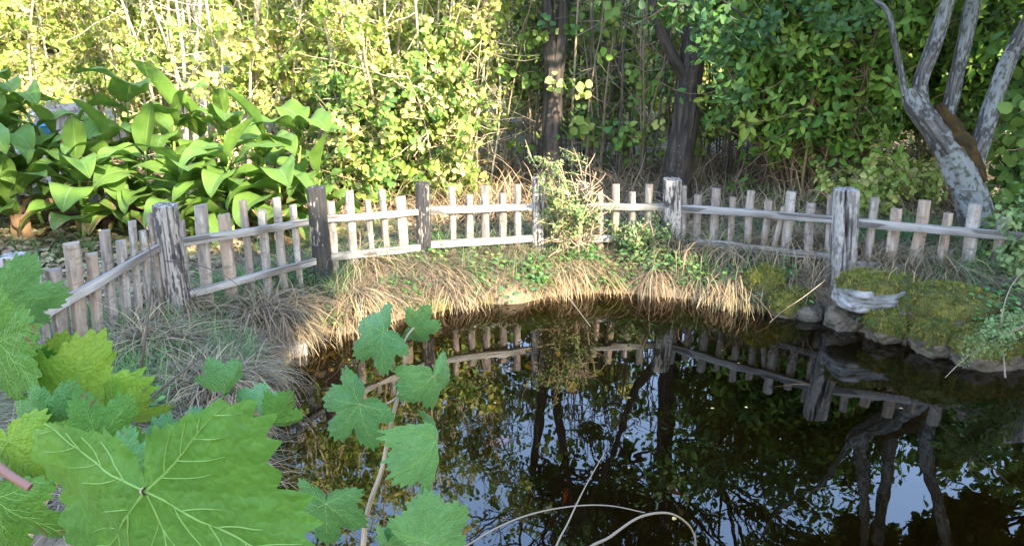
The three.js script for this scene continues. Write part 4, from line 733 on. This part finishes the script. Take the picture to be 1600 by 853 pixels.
// ---------------------------------------------------------------- grapevine in the foreground
{
  const r = rng(401);
  const ctl = [[0, 1], [14, 0.92], [28, 0.79], [42, 0.87], [56, 0.97], [74, 0.86], [92, 0.77], [112, 0.85], [128, 0.78], [144, 0.66], [158, 0.50], [168, 0.34], [175, 0.17], [180, 0.04]];
  function vineLeaf(o) {   // lies in the xy plane, petiole at the origin, tip towards +x, face towards +z; radius about 1
    const N = 300, R = 9, m = new MB(), seed = o.seed;
    const radius = (deg, s) => {
      const a = Math.abs(deg), k = Math.max(0, ctl.findIndex(([d], i) => i === ctl.length - 1 || ctl[i + 1][0] >= a)), [d0, r0] = ctl[k], [d1, r1] = ctl[Math.min(k + 1, ctl.length - 1)], f = d1 > d0 ? sstep(0, 1, (a - d0) / (d1 - d0)) : 0;
      let q = lerp(r0, r1, f);
      if (o.open && a > 112) q *= lerp(1, 1 - 0.42 * o.open, sstep(112, 142, a));
      q = lerp(q, q * (1 - o.sinus * (Math.exp(-(((a - 28) / 7) ** 2)) + 0.8 * Math.exp(-(((a - 90) / 8) ** 2)))), 1);
      q *= 1 + 0.10 * (noise(deg * 0.03 + seed, seed * 3) - 0.5);
      const per = 8.5, ph = ((deg + 720 + 3 * noise(deg * 0.05, seed)) % per) / per, big = 0.5 + noise(Math.floor((deg + 720) / per) * 1.7, seed) * 0.9;
      return q * (1 + (a < 166 ? o.teeth * big * ((ph < 0.62 ? ph / 0.62 : (1 - ph) / 0.38) - 0.5) : 0) * s);
    };
    const lift = (x, y) => { const q = Math.hypot(x, y), a = Math.atan2(y, x), lobes = Math.cos(a * 3.2); return -o.cup * q * q + o.wave * q * q * Math.sin(a * 3 + seed) - 0.035 * q * (1 - Math.abs(lobes)) + 0.05 * (noise(x * 5 + seed, y * 5) - 0.5) + 0.018 * (noise(x * 14 + seed, y * 14) - 0.5) - o.fold * Math.abs(y) * (0.4 + q * 0.6); };
    const c0 = m.vert(V(0, 0, lift(0, 0)), 0.5, 0.5);
    for (let j = 1; j <= R; j++) for (let i = 0; i < N; i++) { const deg = -180 + i * 360 / N, s = j / R, q = radius(deg, s * s * s) * s, a = deg * Math.PI / 180, x = Math.cos(a) * q, y = Math.sin(a) * q; m.vert(V(x, y, lift(x, y)), 0.5 + x * 0.45, 0.5 + y * 0.45); }
    for (let i = 0; i < N; i++) { const n = (i + 1) % N; m.i.push(c0, c0 + 1 + i, c0 + 1 + n); for (let j = 0; j < R - 1; j++) { const a = c0 + 1 + j * N + i, b = c0 + 1 + j * N + n; m.i.push(a, a + N, b, b, a + N, b + N); } }
    const vm = new MB();
    const path = (pts, w0, w1) => { const b = vm.p.length / 3; pts.forEach(([x, y], k) => { const [px, py] = pts[Math.max(0, k - 1)], [nx, ny] = pts[Math.min(pts.length - 1, k + 1)], L = Math.hypot(nx - px, ny - py) || 1, w = lerp(w0, w1, k / (pts.length - 1)), sx = -(ny - py) / L, sy = (nx - px) / L, z = lift(x, y) + 0.003; vm.vert(V(x + sx * w, y + sy * w, z - 0.004), 0, k); vm.vert(V(x, y, z + 0.004), 0.5, k); vm.vert(V(x - sx * w, y - sy * w, z - 0.004), 1, k); }); for (let k = 0; k < pts.length - 1; k++) { const i = b + k * 3; vm.i.push(i, i + 3, i + 1, i + 1, i + 3, i + 4, i + 1, i + 4, i + 2, i + 2, i + 4, i + 5); } };
    for (const d of [0, 56, -56, 118, -118]) {
      const L = radius(d, 0) * 0.93, dir = (s, off) => { const a = (d + off + 5 * Math.sin(s * 4 + d) * s) * Math.PI / 180; return [Math.cos(a) * s * L, Math.sin(a) * s * L]; }, main = []; for (let k = 0; k <= 14; k++) main.push(dir(k / 14, 0));
      path(main, 0.0075, 0.0018);
      for (let k = 2.5; k < 12; k += 3.1) for (const sd of [-1, 1]) {
        const f = (k + (sd > 0 ? 0.7 : 0)) / 14, [x, y] = dir(f, 0), a0 = (d + sd * 40) * Math.PI / 180, len = 0.34 * (1 - f * 0.55) * (0.75 + 0.4 * noise(k * 3 + d, sd + seed)), pts = []; let ok = true;
        for (let q = 0; q <= 6; q++) { const t = q / 6 * len, a = a0 - sd * 0.18 * (q / 6), X = x + Math.cos(a) * t, Y = y + Math.sin(a) * t, deg = Math.atan2(Y, X) * 180 / Math.PI; if (Math.hypot(X, Y) > radius(deg, 0) * 0.94 || Math.abs(deg - d) > 33) { break; } pts.push([X, Y]); }
        if (pts.length > 2) path(pts, 0.0038, 0.0012);
      }
    }
    return [m.geo(), vm.geo()];
  }
  const kinds = [
    vineLeaf({ seed: 1, open: 1, sinus: 0.05, teeth: 0.12, cup: 0.10, wave: 0.05, fold: 0.0 }), vineLeaf({ seed: 2, open: 0.6, sinus: 0.30, teeth: 0.125, cup: 0.12, wave: 0.07, fold: 0.05 }),
    vineLeaf({ seed: 3, open: 1, sinus: 0.15, teeth: 0.125, cup: 0.25, wave: 0.10, fold: 0.10 }), vineLeaf({ seed: 4, open: 0.8, sinus: 0.10, teeth: 0.13, cup: 0.15, wave: 0.14, fold: 0.75 }), vineLeaf({ seed: 5, sinus: 0.2, teeth: 0.12, cup: 0.4, wave: 0.16, fold: 0.25 }),
  ];
  function leafAt(parent, px, py, depth, sizePx, roll, kind, mat, ta = 0, tb = 0, label) {
    const c = at(px, py, depth), a = roll * Math.PI / 180, T = camR.clone().multiplyScalar(Math.cos(a)).addScaledVector(camU, -Math.sin(a)), N = camF.clone().negate(), S = N.clone().cross(T);
    const q = new THREE.Quaternion().setFromAxisAngle(T, ta).multiply(new THREE.Quaternion().setFromAxisAngle(S, tb)).multiply(basisQ(T, S, N));
    const l = mesh('leaf', kinds[kind][0], M.vine[mat], parent);
    l.position.copy(c).sub(parent.position); l.quaternion.copy(q); l.scale.setScalar(sizePx / FOCAL * depth);
    mesh('vein', kinds[kind][1], M.vein, l);
    if (label) l.userData.label = label;
    return c;
  }
  const cane = (parent, name, pts, radii, mat) => new MB().tube(new THREE.CatmullRomCurve3(pts.map((p) => p.clone().sub(parent.position))).getPoints(pts.length * 6), radii, 8, { rough: 0.25, roughZ: 60 }).build(name, mat, parent);
  // the shoot in front of the water
  const foot = V(-0.2, 0.1, -0.86), s = thing('grapevine_shoot', 'slender vine shoot with blue green lobed leaves standing in front of the pond', 'grapevine', foot);
  const D = 1.12;
  cane(s, 'stem', [foot, at(556, 1000, D - 0.04), at(567, 853, D), at(574, 800, D), at(598, 728, D), at(605, 690, D), at(620, 625, D), at(630, 590, D), at(631, 560, D), at(627, 540, D)], (v) => 0.0044 - 0.002 * v, M.cane);
  const petiole = (...p) => cane(s, 'petiole', p, 0.0014, M.cane);
  const put = (px, py, dep, size, roll, k, m, ta, tb) => leafAt(s, px, py, dep, size, roll, k, m, ta, tb);
  petiole(at(627, 541, D), at(616, 528, D), put(598, 519, D - 0.02, 64, 152, 2, 1, 0.5, 0.15));
  petiole(at(629, 545, D), at(634, 528, D), put(646, 512, D + 0.01, 42, 12, 2, 3, 0.5, 0.2));
  petiole(at(622, 620, D), at(600, 632, D - 0.02), put(560, 632, D - 0.04, 74, 132, 1, 1, 0.25, 0.1));
  petiole(at(624, 612, D), at(650, 596, D - 0.01), put(678, 588, D - 0.02, 60, 74, 3, 3, -0.6, 0.3));
  petiole(at(602, 722, D), at(632, 706, D - 0.02), at(655, 695, D - 0.04), put(684, 686, D - 0.05, 88, 80, 3, 3, -1.3, 0.1));
  petiole(at(578, 806, D), at(545, 800, D - 0.04), put(508, 787, D - 0.06, 72, 95, 2, 1, 0.2, 0.1));
  petiole(at(566, 870, D), at(610, 870, D - 0.03), put(664, 848, D - 0.06, 84, -28, 0, 3, 0.35, 0.3));
  put(612, 838, D + 0.05, 34, 200, 4, 1, 0.4, 0.4); put(628, 842, D + 0.04, 32, -30, 4, 1, 0.4, 0.5); put(606, 850, D + 0.02, 36, 100, 4, 3, 0.2, 0.6);
  // the leafy vine at the lower left
  const vf = V(-0.62, 0.2, -0.35), g = thing('grapevine', 'leafy grapevine with one very large leaf filling the lower left corner', 'grapevine', vf);
  const L = (px, py, dep, size, roll, k, m, ta, tb, label) => leafAt(g, px, py, dep, size, roll, k, m, ta, tb, label);
  L(226, 768, 0.46, 325, 80, 0, 0, 0.42, 0.12, 'largest leaf, spread flat at the bottom');
  L(-6, 535, 0.70, 112, 35, 0, 0, 0.5, -0.3); L(5, 470, 0.78, 84, 15, 2, 3, 0.6, 0.4);
  L(90, 590, 0.80, 80, -8, 2, 2, 0.9, 0.2); L(95, 636, 0.72, 126, 6, 2, 2, 0.5, 0.35); L(30, 620, 0.72, 70, 150, 4, 3, 0.5, 0.4); L(60, 690, 0.66, 80, 110, 4, 2, 0.4, 0.2);
  L(12, 690, 0.62, 100, 80, 2, 2, 0.3, 0.3); L(80, 655, 0.68, 60, -60, 4, 3, 0.5, -0.4); L(120, 610, 0.74, 62, 60, 4, 2, -0.3, 0.5); L(20, 580, 0.74, 70, 100, 4, 0, 0.2, 0.7); L(-10, 780, 0.6, 120, 100, 2, 0, 0.2, 0.3); L(150, 690, 0.62, 80, -35, 2, 0, 0.6, 0.5); L(190, 650, 0.74, 66, 20, 4, 2, 0.9, 0.1);
  L(238, 735, 0.66, 84, -70, 2, 1, 0.5, 0.3); L(330, 640, 0.86, 62, 150, 3, 1, 0.7, 0.2); L(352, 606, 0.86, 46, -45, 3, 3, 0.9, 0.2); L(402, 628, 0.86, 44, -80, 4, 3, 0.2, 0.6); L(425, 660, 0.84, 48, 20, 3, 0, 0.6, 0.4); L(300, 690, 0.80, 70, 190, 4, 1, 0.3, 0.2); L(185, 735, 0.6, 70, 40, 4, 3, 0.2, 0.3);
  cane(g, 'stem', [vf, at(-60, 1100, 0.66), at(20, 900, 0.70), at(80, 760, 0.72), at(150, 690, 0.78), at(240, 690, 0.84), at(300, 660, 0.87), at(360, 640, 0.87), at(420, 650, 0.86)], (v) => 0.0045 - 0.002 * v, M.cane);
  const stub = cane(g, 'cut_stem', [at(99, 760, 0.60), at(99, 708, 0.60), at(97, 671, 0.60)], 0.0042, M.twigDark); stub.userData.label = 'cut brown stub standing upright';
  cane(g, 'red_cane', [at(-30, 705, 0.5), at(10, 740, 0.5), at(46, 762, 0.5)], 0.0027, M.caneRed);
  cane(g, 'petiole', [at(226, 768, 0.458), at(214, 766, 0.475), at(190, 790, 0.56), at(150, 860, 0.62)], 0.0024, M.cane);
}
// ---------------------------------------------------------------- twigs, log, bench, boards, goldfish
{
  const r = rng(601);
  const stick = (name, label, category, pts, r0, r1, mat, group) => { const t = thing(name, label, category, pts[0], 0, group), c = new THREE.CatmullRomCurve3(pts.map((p) => p.clone().sub(pts[0]))); new MB().tube(c.getPoints(pts.length * 7), (v) => lerp(r0, r1, v), 7, { rough: 0.3, roughZ: 40, cap: true }).build('stick', mat, t); return t; };
  const A = (list) => list.map(([x, y, d]) => at(x, y, d));
  const nb = V(-0.1, 0.15, -1.0);
  stick('dry_stalk', 'long pale dry stalk arching low over the water at the bottom', 'stalk', [nb, ...A([[700, 900, 1.55], [745, 843, 1.75], [810, 810, 1.8], [880, 793, 1.85], [950, 790, 1.9], [1008, 801, 1.9]])], 0.0028, 0.0012, M.twigPale);
  stick('dry_stalk', 'thick pale dry stalk bending down into the water at the bottom', 'stalk', [V(0.15, 0.2, -1.0), ...A([[905, 880, 1.6], [955, 838, 1.7], [1000, 808, 1.75], [1045, 802, 1.8], [1074, 818, 1.85], [1086, 840, 1.9], [1088, 880, 1.95]])], 0.0036, 0.002, M.twigPale);
  stick('dry_stalk', 'straight thin dry stalk leaning up right before the dark water', 'stalk', [V(0.1, 0.15, -1.05), ...A([[862, 880, 1.6], [890, 812, 1.65], [915, 760, 1.7], [945, 707, 1.75]])], 0.0026, 0.001, M.twigPale);
  stick('bare_twig', 'tall thin dark twig standing before the grey weathered post', 'twig', [onGround(210, 640), ...A([[222, 560, 2.6], [232, 480, 2.6], [236, 420, 2.62], [226, 350, 2.65]])], 0.006, 0.002, M.twigDark);
  stick('bare_twig', 'short dark twig sticking out of the grass left of the pond', 'twig', [onGround(325, 615), ...A([[318, 590, 2.65], [311, 562, 2.7]])], 0.005, 0.0025, M.twigDark);
  stick('bare_twig', 'grey bent twig lying across the grass left of the pond', 'twig', [onGround(215, 645), ...A([[260, 600, 2.75], [300, 568, 2.85]]), onGround(315, 560)], 0.005, 0.003, M.twigDark);
  stick('bare_twig', 'thin dark twig crossing in front of the second fence run', 'twig', A([[258, 408, 3.6], [300, 412, 3.7], [345, 428, 3.75], [388, 458, 3.8]]), 0.003, 0.0015, M.twigDark);
  stick('bare_twig', 'pale bare twig rising at the right edge beside the bank', 'twig', A([[1572, 590, 3.9], [1568, 540, 4.0], [1566, 500, 4.0], [1580, 450, 4.0], [1608, 415, 4.0]]), 0.005, 0.002, M.twigPale);
  stick('bare_twig', 'long thin twig bending from the right bank down to the water', 'twig', A([[1640, 495, 3.8], [1580, 518, 3.9], [1530, 545, 3.95], [1498, 570, 3.95], [1478, 590, 3.95]]), 0.004, 0.0018, M.twigPale);
  stick('bare_twig', 'straight pale straw slanting from grass beside the pale flat rock', 'twig', A([[1290, 438, 4.7], [1255, 465, 4.6], [1225, 485, 4.5], [1203, 504, 4.4]]), 0.003, 0.0012, M.twigPale);
  stick('bare_twig', 'thin dry twig reaching over the water from the sunlit bank', 'twig', A([[880, 455, 4.9], [900, 480, 4.8], [923, 510, 4.65]]), 0.003, 0.0015, M.twigPale);
  stick('bent_stem', 'reddish stem bent into a hoop beside the split post', 'stem', [onGround(1313, 345), ...A([[1303, 325, 6.0], [1290, 305, 6.0], [1275, 297, 6.0], [1262, 298, 6.0]])], 0.009, 0.005, M.caneRed);
  // bramble at the right edge
  const bp = onGround(1590, 540), bl = []; const bt = thing('bramble', 'trailing bramble with small pale leaves over the bank at right', 'bramble', bp), bm = new MB();
  for (let k = 0; k < 9; k++) { const p0 = onGround(1600 + r() * 40, 490 + r() * 50).sub(bp), p1 = at(1490 + r() * 80, 520 + r() * 50, 3.9).sub(bp), mid = p0.clone().lerp(p1, 0.5).add(V(0, 0.07, 0.02)), c = new THREE.CatmullRomCurve3([p0, mid, p1]).getPoints(10); bm.tube(c, 0.002, 4, { color: [0.28, 0.22, 0.13] }); for (const p of c) for (let j = 0; j < 2; j++) bl.push({ p: p.clone().add(V((r() - 0.5) * 0.05, 0.02, (r() - 0.5) * 0.05)), d: V(r() - 0.5, 0.5, r() - 0.5).normalize(), s: 0.8 }); }
  bm.build('stems', M.stem, bt); foliage(bt, r, 'tiny', M.leaf, PAL.pale, bl, 1);
  // old log behind the mulch
  const l0 = onGround(-80, 352), l1 = onGround(238, 350), lg = thing('fallen_log', 'old dark log lying on the mulch under the big leaves', 'log', l0);
  new MB().tube([0, 0.15, 0.3, 0.45, 0.6, 0.75, 0.9, 1].map((t) => l0.clone().lerp(l1, t).sub(l0).add(V(0, 0.06 + 0.02 * noise(t * 8, 1), 0))), 0.085, 18, { rough: 0.4, along: 1.2, around: 2, color: [1.2, 1, 0.8], cap: true }).build('log_body', M.barkDark, lg);
  // pale boards and pots glimpsed between the leaves
  const bd = at(95, 205, 7.0); bd.y = groundY(bd.x, bd.z);
  const st = thing('board_stack', 'leaning pale weathered boards glimpsed between the big leaves at left', 'boards', bd);
  [[-0.14, 0.12, 0.6], [-0.02, -0.1, 0.68], [0.12, 0.3, 0.58]].forEach(([x, tilt, h]) => { const b = mesh('board', new THREE.BoxGeometry(0.15, h, 0.025), M.rail, st); b.position.set(x, h / 2 + 0.02, -0.1 * tilt); b.rotation.set(-0.18, 0, tilt); });
  [[0.02, 0.69, 0.12]].forEach(([x, y, a]) => { const b = mesh('board', new THREE.BoxGeometry(0.5, 0.10, 0.025), M.rail, st); b.position.set(x, y, 0.03); b.rotation.z = a; });
  const lathe = (prof) => new THREE.LatheGeometry(prof.map(([x, y]) => new THREE.Vector2(x, y)), 28);
  const pot = lathe([[0, 0], [0.09, 0], [0.125, 0.2], [0.145, 0.2], [0.145, 0.245], [0.125, 0.245], [0.12, 0.2], [0.085, 0.02], [0, 0.02]]);
  const tp = (px, py, d, label) => { const p = at(px, py, d), t = thing('clay_pot', label, 'pot', p); mesh('pot_body', pot, M.terracotta, t); mesh('soil', new THREE.CylinderGeometry(0.115, 0.115, 0.01, 24).translate(0, 0.2, 0), M.twigDark, t); return t; };
  tp(97, 258, 6.5, 'orange clay pot glimpsed between big leaves below the boards');
  const bk = at(66, 232, 6.4), bu = thing('blue_bucket', 'small blue bucket glimpsed between the big leaves at left', 'bucket', bk);
  mesh('bucket_body', lathe([[0, 0], [0.075, 0], [0.10, 0.19], [0.108, 0.19], [0.108, 0.2], [0.095, 0.2], [0.07, 0.012], [0, 0.012]]), M.blue, bu); mesh('handle', new THREE.TorusGeometry(0.1, 0.004, 6, 24, Math.PI).translate(0, 0.19, 0), M.white, bu);
  const stand = thing('pot_shelf', 'low wooden shelf carrying the clay pot and blue bucket', 'shelf', V(bk.x + 0.08, groundY(bk.x, bk.z), bk.z));
  mesh('shelf_board', new THREE.BoxGeometry(0.75, 0.03, 0.3).translate(0, bk.y - stand.position.y - 0.017, 0), M.rail, stand);
  for (const [x, z] of [[-0.33, -0.1], [0.33, -0.1], [-0.33, 0.1], [0.33, 0.1]]) mesh('leg', new THREE.BoxGeometry(0.04, bk.y - stand.position.y - 0.034, 0.04).translate(x, (bk.y - stand.position.y - 0.034) / 2, z), M.rail, stand);
  // white bench far right
  const wb = at(1582, 318, 8.2); wb.y = groundY(wb.x, wb.z);
  const be = thing('white_bench', 'white slatted garden bench behind the grey tree', 'bench', wb, -0.25), slat = new THREE.BoxGeometry(1.0, 0.07, 0.022);
  for (let k = 0; k < 3; k++) { const b = mesh('back_slat', slat, M.white, be); b.position.set(0, 0.56 + k * 0.11, -0.2 - k * 0.03); b.rotation.x = -0.25; }
  for (let k = 0; k < 4; k++) { const b = mesh('seat_slat', slat, M.white, be); b.position.set(0, 0.42, -0.12 + k * 0.1); b.rotation.x = Math.PI / 2; }
  for (const x of [-0.42, 0.42]) { const f = mesh('leg', new THREE.BoxGeometry(0.05, 0.41, 0.05), M.white, be); f.position.set(x, 0.2, 0.16); const q = mesh('leg', new THREE.BoxGeometry(0.05, 0.86, 0.05), M.white, be); q.position.set(x, 0.42, -0.22); q.rotation.x = -0.2; const a = mesh('armrest', new THREE.BoxGeometry(0.06, 0.03, 0.45), M.white, be); a.position.set(x, 0.63, 0); }
  // goldfish under the surface
  const body = new THREE.SphereGeometry(1, 24, 14), bq = body.attributes.position; for (let i = 0; i < bq.count; i++) { const x = bq.getX(i), k = x < 0 ? 1 - 0.55 * x * x : 1 - 0.15 * x * x; bq.setXYZ(i, x * 0.055, bq.getY(i) * 0.022 * k, bq.getZ(i) * 0.014 * k); } body.computeVertexNormals();
  const fin = (pts) => { const s = new THREE.Shape(pts.map(([x, y]) => new THREE.Vector2(x, y))); return new THREE.ExtrudeGeometry(s, { depth: 0.0012, bevelEnabled: false }).translate(0, 0, -0.0006); };
  const tail = fin([[-0.048, 0], [-0.085, 0.024], [-0.076, 0], [-0.085, -0.024]]), dorsal = fin([[0.02, 0.018], [-0.005, 0.034], [-0.035, 0.014]]), side = fin([[0.02, 0], [0.0, -0.018], [0.012, -0.004]]);
  for (const [px, py, turn, label] of [[783, 690, 0.3, 'reddish goldfish under the water right of the vine shoot'], [882, 775, 1.4, 'reddish goldfish under the water beside the thin leaning stalk'], [1052, 768, 2.2, 'reddish goldfish under the water above the thick bending stalk']]) {
    const t = thing('goldfish', label, 'fish', onLevel(px, py, -0.12), turn, 'goldfish in the pond');
    mesh('body', body, M.fish, t); mesh('tail_fin', tail, M.fish, t); mesh('dorsal_fin', dorsal, M.fish, t);
    for (const z of [-1, 1]) { const f = mesh('side_fin', side, M.fish, t); f.position.z = z * 0.012; f.rotation.x = -z * 0.6; const e = mesh('eye', new THREE.SphereGeometry(0.003, 10, 8), M.twigDark, t); e.position.set(0.042, 0.005, z * 0.0085); }
  }
}
renderer.render(scene, camera);
